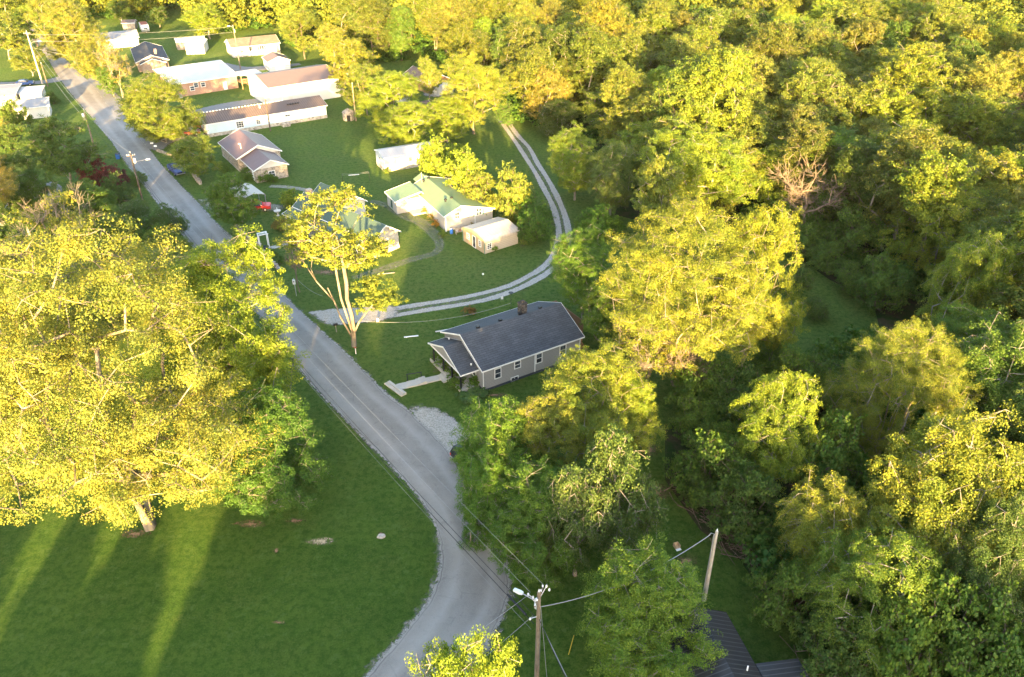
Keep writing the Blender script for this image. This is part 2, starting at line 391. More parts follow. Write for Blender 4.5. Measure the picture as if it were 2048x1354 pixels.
def blob(name, pts, mat, z, kind='structure', label=None, inner=.35):
    c = catmull([at(*p) for p in pts] + [at(*pts[0])], .8)[:-1]; n = len(c); ctr = sum(c, Vector()) / n; v = []; e = []
    for f, ev in ((1.15, 0.0), (.75, (.34 if inner > .6 else 1.0)), (.3, .46 if inner > .6 else 1.0)):
        for p in c: q = ctr + (p - ctr) * f; v.append((q.x, q.y, z)); e.append(ev)
    v.append((ctr.x, ctr.y, z)); e.append(1.0)
    fc = [(r * n + i, r * n + (i + 1) % n, (r + 1) * n + (i + 1) % n, (r + 1) * n + i) for r in range(2) for i in range(n)] + [(2 * n + i, 2 * n + (i + 1) % n, 3 * n) for i in range(n)]
    me = bpy.data.meshes.new(name); me.from_pydata(v, [], fc); at_ = me.attributes.new('edge', 'FLOAT', 'POINT'); at_.data.foreach_set('value', e)
    me.materials.append(mat); o = bpy.data.objects.new(name, me); C.objects.link(o); return tag(o, label, None, None, kind)

g = MB()
xs = [-1500, -600, -300, -150, -75, 0, 75, 150, 300, 600, 1500]; ys = [-600, -200, 0, 60, 120, 200, 300, 450, 700, 1200, 3000]
for x in range(10):
    for y in range(10): pass
g.v = [(x, y, 0.0) for y in ys for x in xs]; g.f = [(j * 11 + i, j * 11 + i + 1, (j + 1) * 11 + i + 1, (j + 1) * 11 + i) for j in range(10) for i in range(10)]
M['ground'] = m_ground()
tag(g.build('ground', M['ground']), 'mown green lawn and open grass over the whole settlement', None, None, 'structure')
M['gravel'] = m_sheet('pale_gravel', ((.33, .30, .265), (.40, .365, .325), (.11, .11, .08), (.50, .47, .43)), 5, 1.3, .38, .85)
M['shoulder'] = m_sheet('road_shoulder', ((.22, .21, .19), (.30, .28, .25), (.08, .085, .05), (.38, .37, .34)), 6, 1.3, .3, .8)
M['thin_gravel'] = m_sheet('thin_gravel', ((.17, .165, .115), (.25, .235, .185), (.06, .10, .025), (.36, .34, .30)), 4.5, 2.2, .55, .95)
M['dirt'] = m_sheet('bare_dirt', ((.22, .125, .07), (.30, .19, .115), (.09, .08, .03), (.30, .20, .13)), 5, 2.8, .35, .8)
M['sand'] = m_sheet('pale_dirt', ((.42, .33, .22), (.50, .40, .28), (.12, .14, .04), (.45, .36, .25)), 5, 3.2, .25, .8)
M['litter'] = m_sheet('leaf_litter', ((.060, .050, .030), (.085, .065, .038), (.020, .035, .010), (.12, .09, .05)), 4, .7, .5, .6)
M['concrete'] = m_plain('concrete', (.42, .40, .36), .9, .18, 1.2)
def asphalt_extra(t, c):
    cr = t.vor(.35, feature='DISTANCE_TO_EDGE', vec=None); wob = t.noise(1.2, 3)
    ln = t.ramp(t.math('ADD', cr, t.math('MULTIPLY', t.math('SUBTRACT', wob, .5), .16)), [(.0, 1.0), (.010, 0.0)])
    c = t.mix(t.math('MULTIPLY', ln, .22), c, (.07, .07, .072))
    aa = t.n.new('ShaderNodeAttribute'); aa.attribute_name = 'across'; u = t.math('ADD', aa.outputs['Fac'], t.math('MULTIPLY', t.math('SUBTRACT', t.noise(.25, 3), .5), .14))
    c = t.mix(t.ramp(u, [(.0, .5), (.10, .0), (.27, .45), (.38, .0), (.62, .0), (.73, .45), (.90, .0), (1.0, .5)]), c, (.36, .345, .325))
    c = t.mix(t.math('MULTIPLY', t.ramp(t.math('ABSOLUTE', t.math('SUBTRACT', u, .06)), [(.0, 1.0), (.012, 0.0)]), .7), c, (.06, .058, .055)); c = t.mix(t.math('MULTIPLY', t.ramp(t.math('ABSOLUTE', t.math('SUBTRACT', u, .945)), [(.0, 1.0), (.01, 0.0)]), .7), c, (.06, .058, .055))
    st = t.noise(.35, 6, .8); c = t.mix(t.ramp(st, [(.56, 0.0), (.68, .5)]), c, (.11, .105, .10))
    p = t.noise(.09, 4, .6); return t.mix(t.ramp(p, [(.45, 0.0), (.62, .35)]), c, (.34, .325, .30))
M['asphalt'] = m_sheet('worn_asphalt', ((.190, .175, .160), (.245, .227, .21), (.115, .106, .098), (.33, .312, .295)), 14, 2.0, .06, .45, asphalt_extra, .85)
M['asphalt2'] = m_sheet('old_asphalt', ((.17, .17, .17), (.22, .22, .22), (.10, .10, .10), (.28, .28, .28)), 14, 1.5, .12, .5, None, .9)

LE = [(40, 55), (79, 94), (122, 160), (145, 190), (163, 211), (183, 234), (203, 259), (228, 290), (259, 335), (287, 368), (317, 409), (352, 455), (398, 508), (450, 562), (503, 616), (556, 674), (600, 740), (650, 799), (700, 850), (758, 908), (804, 955), (850, 1010), (874, 1060), (882, 1112), (874, 1165), (850, 1212), (812, 1260), (770, 1308), (730, 1356), (670, 1430), (600, 1520)]
RE = [(70, 58), (109, 96), (152, 140), (180, 165), (200, 188), (214, 208), (239, 230), (270, 264), (305, 307), (330, 338), (368, 378), (396, 405), (440, 454), (485, 500), (530, 545), (578, 600), (632, 650), (676, 690), (728, 740), (778, 790), (828, 830), (880, 880), (925, 940), (962, 1005), (990, 1055), (1012, 1110), (1022, 1165), (1012, 1215), (985, 1270), (945, 1330), (905, 1385), (830, 1460), (740, 1560)]
lw = [at(*p) for p in LE]; rw = [at(*p) for p in RE]
strip('road_shoulder', lw, rw, M['shoulder'], .008, (0, 1, 1, 1, 0), widen=1.1, label='thin gravel shoulder along both sides of the road')
strip('road', lw, rw, M['asphalt'], .016, (0.25, 1, 1, 1, 1, 1, .25), crown=.05, widen=.12, jit=.05, label='grey asphalt lane curving down through the settlement')
track('side_road', [(-160, 172), (-40, 169), (60, 166), (110, 160), (150, 150)], [5, 5, 5, 6, 9], M['asphalt2'], .012, label='asphalt side street leaving the lane to the left')
blob('asphalt_apron', [(185, 150), (240, 195), (262, 232), (232, 246), (195, 215), (165, 175)], M['asphalt2'], .013, label='old asphalt apron beside the lane')
blob('asphalt_driveway', [(238, 232), (300, 250), (372, 262), (410, 268), (400, 285), (350, 282), (320, 300), (285, 292), (255, 262)], M['asphalt2'], .0125, label='asphalt driveway under the roadside tree')
track('asphalt_lane', [(392, 226), (430, 216), (490, 205), (545, 198)], [5, 6, 6, 4], M['asphalt2'], .012, label='asphalt strip between the brick house and the long white house')
track('asphalt_yard', [(440, 128), (480, 138), (540, 135), (600, 128)], [5, 7, 6, 3], M['asphalt2'], .012, label='asphalt yard behind the brick house')
T1 = [(999, 238), (1025, 275), (1045, 305), (1068, 341), (1086, 374), (1101, 402), (1110, 425), (1117, 455), (1116, 485), (1102, 517), (1080, 539), (1055, 553), (1017, 572), (966, 586), (915, 597), (865, 605), (827, 611), (763, 622), (700, 632)]
T2 = [(1012, 238), (1035, 270), (1058, 295), (1075, 326), (1096, 359), (1111, 387), (1124, 415), (1135, 450), (1138, 483), (1128, 512), (1106, 537), (1079, 556), (1042, 575), (992, 594), (941, 606), (865, 618), (801, 629), (738, 639), (680, 645)]
track('gravel_track', T1, [1.5, 1.2, 1.4, 1.15, 1.5, 1.3, 1.6, 1.3, 1.55, 1.3, 1.6, 1.25, 1.5, 1.2, 1.45, 1.3, 1.6, 1.4, 1.9], M['gravel'], .010, jit=.05, label='inner wheel track of the looping pale gravel drive')
track('gravel_track', T2, [1.3, 1.5, 1.15, 1.45, 1.2, 1.55, 1.3, 1.6, 1.35, 1.7, 1.3, 1.7, 1.4, 1.6, 1.3, 1.5, 1.25, 1.5, 1.8], M['gravel'], .011, jit=.05, label='outer wheel track of the looping pale gravel drive')
track('track_verge', [((a[0] + b[0]) / 2, (a[1] + b[1]) / 2) for a, b in zip(T1, T2)], 5.2, M['thin_gravel'], .005, prof=(0, .42, .48, .42, 0), label='thin gravel and grass between the two wheel tracks')
blob('gravel_apron', [(613, 624), (660, 618), (730, 614), (790, 612), (790, 634), (735, 645), (690, 648), (655, 650)], M['gravel'], .013, label='gravel mouth where the looping drive meets the lane')
track('yard_drive', [(740, 402), (775, 410), (806, 428), (844, 446), (868, 468), (880, 490), (868, 507), (819, 520), (768, 537), (705, 556)], [2, 3, 4, 3.6, 3, 2.2, 2.2, 2.6, 2.6, 1.5], M['thin_gravel'], .007, prof=(0, .55, .45, .55, 0), label='half overgrown gravel drive round the green roofed houses')
track('gravel_path', [(540, 372), (575, 374), (612, 380), (640, 392)], [2, 2, 2, 1.5], M['thin_gravel'], .007, label='thin gravel path behind the carport')
blob('gravel_driveway', [(395, 398), (430, 398), (500, 410), (560, 408), (572, 418), (530, 424), (470, 422), (425, 426)], M['thin_gravel'], .0075, label='gravel driveway running to the red pickup')
track('gravel_verge', [(425, 448), (470, 490), (500, 520), (535, 560)], [2, 2.4, 2.2, 1.5], M['thin_gravel'], .0078, label='gravel parking strip along the low stone wall')
blob('gravel_parking', [(815, 815), (850, 812), (885, 822), (925, 850), (965, 890), (985, 940), (960, 985), (925, 950), (890, 905), (855, 865)], M['gravel'], .0145, label='pale gravel parking bay beside the lane')
blob('gravel_lane', [(850, 176), (900, 168), (905, 190), (850, 192)], M['gravel'], .0073, label='gravel yard between the wooded sheds')
for i, (px, py, rx, ry, mt) in enumerate([(640, 1083, 34, 10, 'sand'), (500, 1048, 46, 9, 'dirt'), (590, 1042, 26, 7, 'dirt'), (553, 1102, 10, 7, 'dirt'), (270, 1068, 46, 10, 'dirt'), (762, 1066, 10, 4, 'dirt'),
        (1310, 985, 40, 26, 'dirt'), (1230, 1160, 90, 14, 'dirt'), (1372, 1125, 34, 22, 'dirt'), (1345, 1165, 18, 8, 'dirt'), (890, 836, 22, 8, 'dirt'), (985, 790, 40, 5, 'dirt'), (1300, 900, 24, 20, 'dirt'),
        (560, 1245, 20, 5, 'dirt'), (60, 262, 60, 9, 'dirt'), (245, 402, 30, 6, 'dirt'), (700, 470, 30, 8, 'dirt'), (650, 545, 50, 8, 'dirt'), (1020, 380, 14, 8, 'dirt'), (335, 288, 20, 5, 'dirt')]):
    rg = random.Random(i); pts = [(px + rx * math.cos(a) * rg.uniform(.7, 1.2), py + ry * math.sin(a) * rg.uniform(.7, 1.2)) for a in [k * math.pi / 5 for k in range(10)]]
    blob('bare_dirt', pts, M[mt], .0035 + i * .0001, kind='structure', inner=.8)
# leaf litter under the woods
lit = [(1040, 232), (1130, 290), (1250, 350), (1230, 430), (1400, 470), (1560, 490), (1660, 560), (1745, 600), (1760, 660), (1640, 720), (1560, 760), (1440, 800), (1330, 850), (1330, 960), (1400, 1060), (1480, 1120), (1560, 1240), (1660, 1330), (1720, 1420), (2500, 1500), (2700, 500), (2300, -60), (1400, -80), (1000, -60)]
w_ = [at(*p) for p in lit]; mb = MB(); mb.v = [(p.x, p.y, .004) for p in w_]; mb.f = [tuple(range(len(w_)))]
def m_floor():
    t = NT('forest_floor', .98, .05); t.col(t.mix(t.ramp(t.noise(.5, 6, .7), [(.4, 0.0), (.6, 1.0)]), (.060, .050, .028), (.022, .050, .012))); t.bump(t.noise(3, 5), .8, .2); return t.m
M['floor'] = m_floor(); tag(mb.build('forest_floor', M['floor']), 'dark leaf litter under the woods', None, None, 'structure')
# ------------------------------------------------------------------ buildings
M['shingle_blue'] = m_brick('shingle_blue', (.060, .068, .082), (.082, .090, .105), (.035, .038, .045), .9, .28, 'roof', .022, .85)
M['shingle_dark'] = m_brick('shingle_dark', (.055, .058, .068), (.075, .078, .088), (.03, .03, .035), .9, .3, 'roof', .02, .85)
M['shingle_brown'] = m_brick('shingle_brown', (.17, .125, .10), (.22, .16, .13), (.09, .07, .06), .9, .3, 'roof', .02, .9)
M['roof_green'] = m_lines('roof_green', (.15, .21, .10), 'x', .45, .62, .5, .10, .10, .4)
M['roof_green_dark'] = m_lines('roof_green_dark', (.058, .092, .064), 'x', .45, .6, .5, .10, .10, .4)
M['roof_brown'] = m_lines('roof_brown', (.135, .080, .075), 'x', .45, .7, .5, .1, .10, .4)
M['roof_barn'] = m_lines('roof_barn', (.15, .105, .09), 'x', .6, .85, .55, .1, .08, .35)
M['roof_brown2'] = m_lines('roof_brown_worn', (.13, .095, .08), 'x', .5, .45, .6, .12, .22, .35, (.10, .07, .055))
M['roof_white'] = m_lines('roof_white_ribbed', (.46, .45, .44), 'x', .42, .7, .5, .08, .16, .4)
M['roof_pale'] = m_lines('roof_pale_metal', (.46, .42, .39), 'x', .9, .85, .5, .05, .04, .4)
M['roof_grey'] = m_plain('roof_pale_grey', (.27, .27, .28), .8, .15, .8)
M['roof_black'] = m_lines('roof_black_metal', (.030, .031, .034), 'y', .40, 3.0, .38, .1, .07, .5)
M['roof_beige'] = m_lines('roof_beige_metal', (.42, .36, .30), 'x', .55, .72, .55, .07, .07, .35)
M['siding_grey'] = m_lines('siding_grey', (.285, .285, .29), 'z', .2, .58, .7, .05, .14)
M['siding_white'] = m_lines('siding_white', (.62, .62, .60), 'z', .25, .85, .7, .04, .1)
M['siding_cream'] = m_lines('siding_cream', (.48, .44, .39), 'z', .25, .8, .7, .05, .1)
M['siding_beige'] = m_lines('siding_beige', (.46, .39, .31), 'z', .3, .7, .6, .05, .12)
M['front_tan'] = m_plain('tan_panel', (.40, .30, .19), .75, .1, 1.5)
M['wall_blue'] = m_plain('pale_blue_wall', (.50, .62, .70), .8, .10, .7)
M['wall_block'] = m_brick('block_wall', (.46, .42, .37), (.54, .50, .45), (.38, .35, .31), .4, .2, 'wall', .012)
M['barn_white'] = m_lines('barn_white', (.64, .62, .58), 'x', .9, .93, .75, .03, .03)
M['cream'] = m_plain('cream_paint', (.62, .58, .52), .8, .08, 1.0)
M['white_wall'] = m_plain('white_wall_paint', (.60, .59, .56), .8, .10, .8)
M['brick_red'] = m_brick('brick_red', (.30, .15, .105), (.38, .20, .14), (.42, .34, .28), .24, .085, 'wall', .014)
M['brick_tan'] = m_brick('brick_tan', (.34, .21, .15), (.44, .30, .23), (.42, .36, .30), .24, .085, 'wall', .014)
M['fieldstone'] = m_stone('fieldstone', (.46, .38, .29), (.25, .20, .16), (.40, .36, .31), 2.6)
M['foundation'] = m_stone('foundation_block', (.40, .36, .31), (.50, .46, .40), (.30, .27, .24), 2.2)
M['trim'] = m_plain('white_trim', (.78, .78, .77), .6, .05, 2)
M['dark_paint'] = m_plain('black_paint', (.015, .016, .020), .5, .2, 2)
M['navy'] = m_plain('navy_foundation', (.030, .040, .060), .7, .2, 2)
M['deck_wood'] = m_lines('deck_wood', (.28, .165, .085), 'z', .16, .4, .8, .15, .2)
M['old_wood'] = m_plain('weathered_wood', (.30, .26, .22), .9, .3, 2)
M['log_wood'] = m_plain('log_wood', (.40, .22, .11), .85, .25, 2)
M['red_paint'] = m_plain('faded_red', (.30, .10, .06), .8, .3, 1.5)
M['green_door'] = m_plain('green_door', (.10, .22, .17), .6, .1, 2)
M['metal'] = m_plain('dull_metal', (.42, .43, .45), .45, .15, 3, .6)
M['black_metal'] = m_plain('black_metal', (.02, .02, .022), .45, .2, 3, .3)
def m_glass():
    t = NT('window_glass', .08, .6); t.col(t.ramp(t.noise(1.2, 2), [(.35, (.02, .025, .035)), (.65, (.09, .11, .14))])); return t.m
M['glass'] = m_glass()

M['pole_black'] = m_stone('sooty_stone', (.10, .09, .085), (.04, .04, .04), (.02, .02, .02), 4)
class House:
    """local frame: x along the ridge, y across it, origin at the near eave corner"""
    def __init__(s, name, label, o, ang, cat='house'):
        s.root = thing(name, label, cat, (o[0], o[1], 0), R(ang)); s.o = Vector((o[0], o[1], 0)); s.a = R(ang)
    def loc(s, p):
        q = p - s.o; return Vector((q.x * math.cos(s.a) + q.y * math.sin(s.a), -q.x * math.sin(s.a) + q.y * math.cos(s.a), p.z))
    def hit(s, axis, c, px, py):
        """where the sight line meets the local wall plane x=c or y=c; gives (other coordinate, height)"""
        p0 = s.loc(at(px, py, 0)); p1 = s.loc(at(px, py, 10)); i = 0 if axis == 'x' else 1
        t = (c - p0[i]) / (p1[i] - p0[i]); q = p0 + (p1 - p0) * t; return q[1 - i], q.z
    def gable(s, x0, x1, y0, y1, he, hr, wall, roof, ov=.35, yr=None, he1=None, base=0.0, th=.12, trim='trim', gmat=None, ovx=None, found=None, fh=.4, rname='roof', wname='wall', walls=True):
        he1 = he if he1 is None else he1; yr = (y0 + y1) / 2 if yr is None else yr; ovx = ov if ovx is None else ovx
        s0 = (hr - he) / (yr - y0); s1 = (hr - he1) / (y1 - yr)
        wx0, wx1, wy0, wy1 = x0 + ovx, x1 - ovx, y0 + ov, y1 - ov; zl = th + .03
        out = {}
        if walls:
            z0w, z1w = he + s0 * ov - zl, he1 + s1 * ov - zl
            if gmat:
                zt = min(z0w, z1w); out['wall'] = MB().box(wx0, wx1, wy0, wy1, base, zt).build(wname, M[wall], s.root)
                MB().ext([(wx0 + .003, wy0 + .003, zt), (wx0 + .003, wy1 - .003, zt), (wx0 + .003, wy1 - .003, max(z1w, zt + .01)), (wx0 + .003, yr, hr - zl), (wx0 + .003, wy0 + .003, max(z0w, zt + .01))], (wx1 - wx0 - .006, 0, 0)).build('gable_wall', M[gmat], s.root)
            else:
                out['wall'] = MB().ext([(wx0, wy0, base), (wx0, wy1, base), (wx0, wy1, z1w), (wx0, yr, hr - zl), (wx0, wy0, z0w)], (wx1 - wx0, 0, 0)).build(wname, M[wall], s.root)
            if found:
                MB().box(wx0 - .06, wx1 + .06, wy0 - .06, wy1 + .06, 0, fh).build('foundation', M[found], s.root)
        rf = MB().ext([(x0, y0, he - th), (x0, y0, he), (x0, yr, hr), (x0, y1, he1), (x0, y1, he1 - th), (x0, yr, hr - th)], (x1 - x0, 0, 0)).build(rname, M[roof], s.root)
        if trim:
            t = MB(); w = .16
            for xa in (x0 - .03, x1 + .001):
                t.ext([(xa, y0 - .03, he - th - w + .1), (xa, y0 - .03, he + .03), (xa, yr, hr + .03), (xa, y1 + .03, he1 + .03), (xa, y1 + .03, he1 - th - w + .1), (xa, yr, hr - th - w + .1)], (.029, 0, 0))
            t.box(x0, x1, y0 - .03, y0 - .001, he - th - w + .12, he + .01); t.box(x0, x1, y1 + .001, y1 + .03, he1 - th - w + .12, he1 + .01)
            t.build('fascia', M[trim], rf)
        out['roof'] = rf; s.w = (wx0, wx1, wy0, wy1); return out
    def window(s, side, u, z, w, h, plane, nx=1, nz=1, frame='trim', name='window', label=None, shutters=None):
        """a window or door standing 3 cm proud; side is the wall it sits on: y- y+ x- x+"""
        sg = -1 if side[1] == '-' else 1; f = MB(); g_ = MB(); ft = .09
        def bx(mb, a0, a1, z0, z1, d0, d1):
            d0, d1 = plane + sg * d0, plane + sg * d1; lo, hi = min(d0, d1), max(d0, d1)
            if side[0] == 'y': mb.box(a0, a1, lo, hi, z0, z1)
            else: mb.box(lo, hi, a0, a1, z0, z1)
        a0, a1, z0, z1 = u - w / 2, u + w / 2, z - h / 2, z + h / 2
        bx(f, a0, a0 + ft, z0, z1, -.02, .06); bx(f, a1 - ft, a1, z0, z1, -.02, .06); bx(f, a0 + ft, a1 - ft, z0, z0 + ft, -.02, .06); bx(f, a0 + ft, a1 - ft, z1 - ft, z1, -.02, .06)
        for i in range(1, nx): q = a0 + w * i / nx; bx(f, q - .022, q + .022, z0 + ft, z1 - ft, .022, .045)
        for i in range(1, nz): q = z0 + h * i / nz; bx(f, a0 + ft, a1 - ft, q - .025, q + .025, .0221, .0451)
        fo = f.build(name, M[frame], s.root); 
        if label: fo['label'] = label
        bx(g_, a0 + ft, a1 - ft, z0 + ft, z1 - ft, -.03, .02); g_.build('pane', M['glass'], fo)
        if shutters:
            for q in (a0 - .24, a1 + .24):
                k = MB(); bx(k, q - .2, q + .2, z0, z1, -.01, .04); k.build('shutter', M[shutters], fo)
        return fo
    def winpx(s, side, plane, px, py, w, h, **k):
        u, z = s.hit(side[0], plane, px, py); return s.window(side, u, max(z, h / 2 + .05), w, h, plane, **k)
    def door(s, side, plane, u, z0, w, h, mat, name='door', knob=True):
        sg = -1 if side[1] == '-' else 1; a, b = sorted((plane - sg * .02, plane + sg * .05)); m = MB()
        m.box(u - w / 2, u + w / 2, a, b, z0, z0 + h) if side[0] == 'y' else m.box(a, b, u - w / 2, u + w / 2, z0, z0 + h)
        o = m.build(name, M[mat], s.root)
        if knob:
            q = plane + sg * .08; k = MB(); k.lathe([(.01, 0), (.05, .02), (.05, .07), (.01, .1)], (u + w * .35, q, z0 + 1) if side[0] == 'y' else (q, u + w * .35, z0 + 1), 8); k.build('handle', M['metal'], o)
        return o
    def posts(s, pts, r, z0, z1, mat, name='post'):
        for (x, y) in pts: MB().box(x - r, x + r, y - r, y + r, z0, z1).build(name, M[mat], s.root, bevel=.01)
    def part(s, mb, name, mat, **k): return mb.build(name, M[mat], s.root, **k)

# --- the grey house in the middle
h = House('grey_house', 'grey sided house with a blue black shingle roof beside the lane, black porch posts', (-3.49, 77.05), 31.8)
h.gable(0, 14.8, 0, 10.6, 3.25, 5.6, 'siding_grey', 'shingle_blue', .38, base=.0, found='navy', fh=.30, ovx=.38)
h.gable(-2.15, .36, 1.4, 9.9, 2.65, 4.4, 'siding_grey', 'shingle_blue', .3, rname='porch_roof', walls=False)
h.part(MB().ext([(-1.95, 1.75, 2.62), (-1.95, 5.65, 4.20), (-1.95, 9.55, 2.62)], (.12, 0, 0)), 'porch_gable', 'siding_grey')
h.part(MB().box(-2.0, -1.8, 1.7, 9.6, 2.42, 2.615), 'porch_beam', 'trim')
h.part(MB().box(-2.1, .37, 1.5, 9.8, 0, .42), 'porch_floor', 'concrete')
h.posts([(-1.9, 1.9), (-1.9, 4.1), (-1.9, 6.3), (-1.9, 8.9)], .09, .42, 2.42, 'dark_paint', 'porch_post')
h.part(MB().box(-2.9, -2.101, 4.5, 6.2, 0, .2).box(-2.5, -2.102, 4.5, 6.2, .2, .3), 'porch_step', 'concrete')
for (px, py) in ((995.6, 746.4), (1035, 729), (1078, 716), (1125.5, 699.5)): h.winpx('y-', .38, px, py, .95 if px < 1100 else 1.0, 1.45 if px != 1035 else 1.1, nz=2)
h.winpx('y-', .38, 1029, 761, 1.1, .6, nx=2, label='low basement window in a white frame')
h.window('x-', 2.6, 1.6, .9, 1.3, .38, nz=2); h.door('x-', .38, 5.4, .42, .95, 2.05, 'dark_paint'); h.window('x-', 8.0, 1.6, 1.2, 1.3, .38, nz=2)
for b_ in ((.33, .38, .33, .45, .3, 3.2), (7.6, 7.72, .35, .378, .3, 3.1), (14.38, 14.46, .33, .45, .3, 3.2)): h.part(MB().box(*b_), 'corner_board', 'trim')
ch = MB().box(-.45, .45, -.4, .4, 0, 1.5).box(-.52, .52, -.47, .47, 1.5, 1.62).box(-.2, .2, -.2, .2, 1.62, 1.9)
c_ = h.part(ch, 'chimney', 'pole_black'); px_, py_ = 1048, 623; q = h.loc(at(px_, py_, 5.6)); c_.location = (q.x, q.y + .4, 5.1)
for i, (px, py) in enumerate(((957, 656), (1001, 641), (1041, 629), (1082, 617))):
    q = h.loc(at(px, py, 5.5)); h.part(MB().box(-.2, .2, -.17, .17, -.1, .16).box(-.24, .24, -.2, .2, .16, .2), 'roof_vent', 'black_metal').location = (q.x, 5.75, 5.5)
for px, py in ((920, 676), (942, 724)):
    q = h.loc(at(px, py, 3.6)); h.part(MB().lathe([(.05, 0), (.09, .05), (.09, .22), (.02, .26)], n=8), 'vent_cap', 'trim').location = (q.x if q.x < -.2 else -.4, min(9, max(2, q.y)), 3.15 if q.y < 3 else 3.9)
# rear deck
h.part(MB().box(14.45, 17.2, 3.4, 9.8, 1.35, 1.5), 'deck_floor', 'deck_wood')
h.part(MB().box(17.12, 17.2, 3.4, 9.8, 1.5, 3.1).box(14.45, 17.11, 9.72, 9.8, 1.5, 3.1), 'deck_screen', 'deck_wood')
h.posts([(14.6, 3.5), (17.1, 3.5), (17.1, 6.6), (14.6, 9.7), (17.1, 9.7)], .07, 0, 1.35, 'log_wood', 'deck_post')
st = MB()
for k in range(7): st.box(14.9, 16.2, 3.35 - (k + 1) * .28, 3.38 - k * .28, 1.2 - k * .18, 1.25 - k * .18)
st.ext([(14.86, 3.3, 1.35), (14.86, 3.3, 1.1), (14.86, 1.2, -.02), (14.86, 1.1, .1)], (.04, 0, 0)).ext([(16.2, 3.3, 1.35), (16.2, 3.3, 1.1), (16.2, 1.2, -.02), (16.2, 1.1, .1)], (.04, 0, 0))
h.part(st, 'deck_stairs', 'log_wood')

# --- beige garage with a rounded metal roof (ridge runs along x)
h = House('beige_garage', 'small beige garage with rounded pale metal roof and white glazed door', (-4.37, 115.03), 36.3, 'garage')
L_, W_ = 6.7, 6.3
h.part(MB().box(.1, L_ - .02, .05, W_ - .05, 0, 2.25), 'wall', 'siding_beige')
arc = [(-.18, 1.95), (-.14, 2.35), (.35, 2.62), (3.15, 3.2), (W_ - .35, 2.62), (W_ + .14, 2.35), (W_ + .18, 1.95)]
inn = [(y * .985 + .03, z - .05) for y, z in arc][::-1]
h.part(MB().ext([(-.1, y, z) for y, z in arc] + [(-.1, y, z) for y, z in inn], (L_ + .3, 0, 0)), 'roof', 'roof_beige')
h.part(MB().ext([(.06, .02, 0), (.06, W_ - .02, 0), (.06, W_ - .02, 2.3), (.06, W_ - .45, 2.5), (.06, 3.15, 3.06), (.06, .45, 2.5), (.06, .02, 2.3)], (.036, 0, 0)), 'front_wall', 'front_tan')
h.part(MB().ext([(L_, .02, 2.2), (L_, W_ - .02, 2.2), (L_, W_ - .45, 2.5), (L_, 3.15, 3.06), (L_, .45, 2.5)], (.05, 0, 0)), 'rear_gable', 'siding_beige')
for b_ in ((.0, .055, -.03, .09, 0, 2.3), (.0, .055, W_ - .09, W_ + .03, 0, 2.3)): h.part(MB().box(*b_), 'corner_trim', 'green_door')
h.window('x-', 3.0, 1.05, .95, 2.05, .06, nx=1, nz=1, name='door', label='white framed glazed garage door'); h.window('x-', 1.35, 1.35, .75, 1.1, .06, nx=2, nz=3); h.window('x-', 4.75, 1.35, .75, 1.1, .06, nx=2, nz=3)
h.window('y-', .95, 1.15, .95, 1.05, .05, nx=2, nz=3)

# --- long cream house with green roof; ridge along x (far), y to the camera-left
H2 = dict(o=(-1.62, 124.9), ang=117.6)
h = House('cream_house', 'long cream house with a light green metal roof and wide right slope', (-2.95, 127.9), 117.6)
# y runs from the right eave (0) to the left eave (9.5)
h.gable(0, 15.6, 0, 9.5, 2.5, 4.15, 'siding_cream', 'roof_green', .3, yr=6.3, he1=2.75, found='foundation', fh=.35)
h.gable(10.6, 16.0, 8.5, 14.2, 2.55, 3.5, 'siding_cream', 'roof_green', .3, yr=9.2, he1=2.45, trim='trim', rname='wing_roof', wname='wing_wall', walls=False)
h.part(MB().box(10.9, 15.7, 9.22, 13.9, 0, 2.42), 'wing_wall', 'siding_cream')
h.part(MB().box(8.8, 10.88, 9.22, 11.6, 0, .3), 'terrace', 'concrete')
h.part(MB().ext([(15.5, 4.6, 3.2), (15.5, 6.3, 4.14), (15.5, 8.0, 3.2)], (2.2, 0, 0)), 'rear_roof', 'roof_green')
for px, py in ((847, 363), (857, 359), (891, 402), (903, 398)):
    q = h.loc(at(px, py, 3.95)); h.part(MB().lathe([(.16, -.1), (.16, .16), (.26, .2), (.24, .36), (.05, .44)], n=10), 'roof_vent', 'black_metal').location = (q.x, min(max(q.y, 5.4), 7.6), 3.95)
h.part(MB().tube([(14.2, 7.6, 3.5), (14.2, 7.6, 5.6)], .04), 'vent_pipe', 'metal')
h.winpx('x-', .3, 914, 431, .95, 1.25, nx=2, nz=2); h.winpx('x-', .3, 957.5, 423, 1.2, 1.3, nx=2, nz=2, shutters='green_door')
u, z = h.hit('x', .3, 930, 429); h.part(MB().box(-.05, .3, u - .35, u + .35, z - .25, z + .25), 'air_conditioner', 'trim')
for px, py in ((828.5, 386), (848.5, 404), (858, 417)): h.winpx('y+', 9.2, px, py, .8 if px < 855 else 1.0, .9 if px < 855 else 1.6, nz=2)
h.door('y+', 9.2, 7.0, .3, .9, 2.0, 'trim'); h.door('x+', 15.7, 11.5, .1, .9, 2.0, 'green_door'); h.window('y+', 13.4, 1.2, .9, 1.9, 13.9, name='door', frame='green_door')
for b_ in ((-.02, .34, 9.1, 9.26, 0, 2.7), (.25, .31, 3.6, 3.72, 0, 3.1)): h.part(MB().box(*b_), 'corner_board', 'trim')

# --- green roofed house behind the tall pale tree; ridge along x
h = House('green_roof_house', 'house with dark green metal roof and white porch posts behind the tall pale tree', (-17.9, 115.6), 138.6)
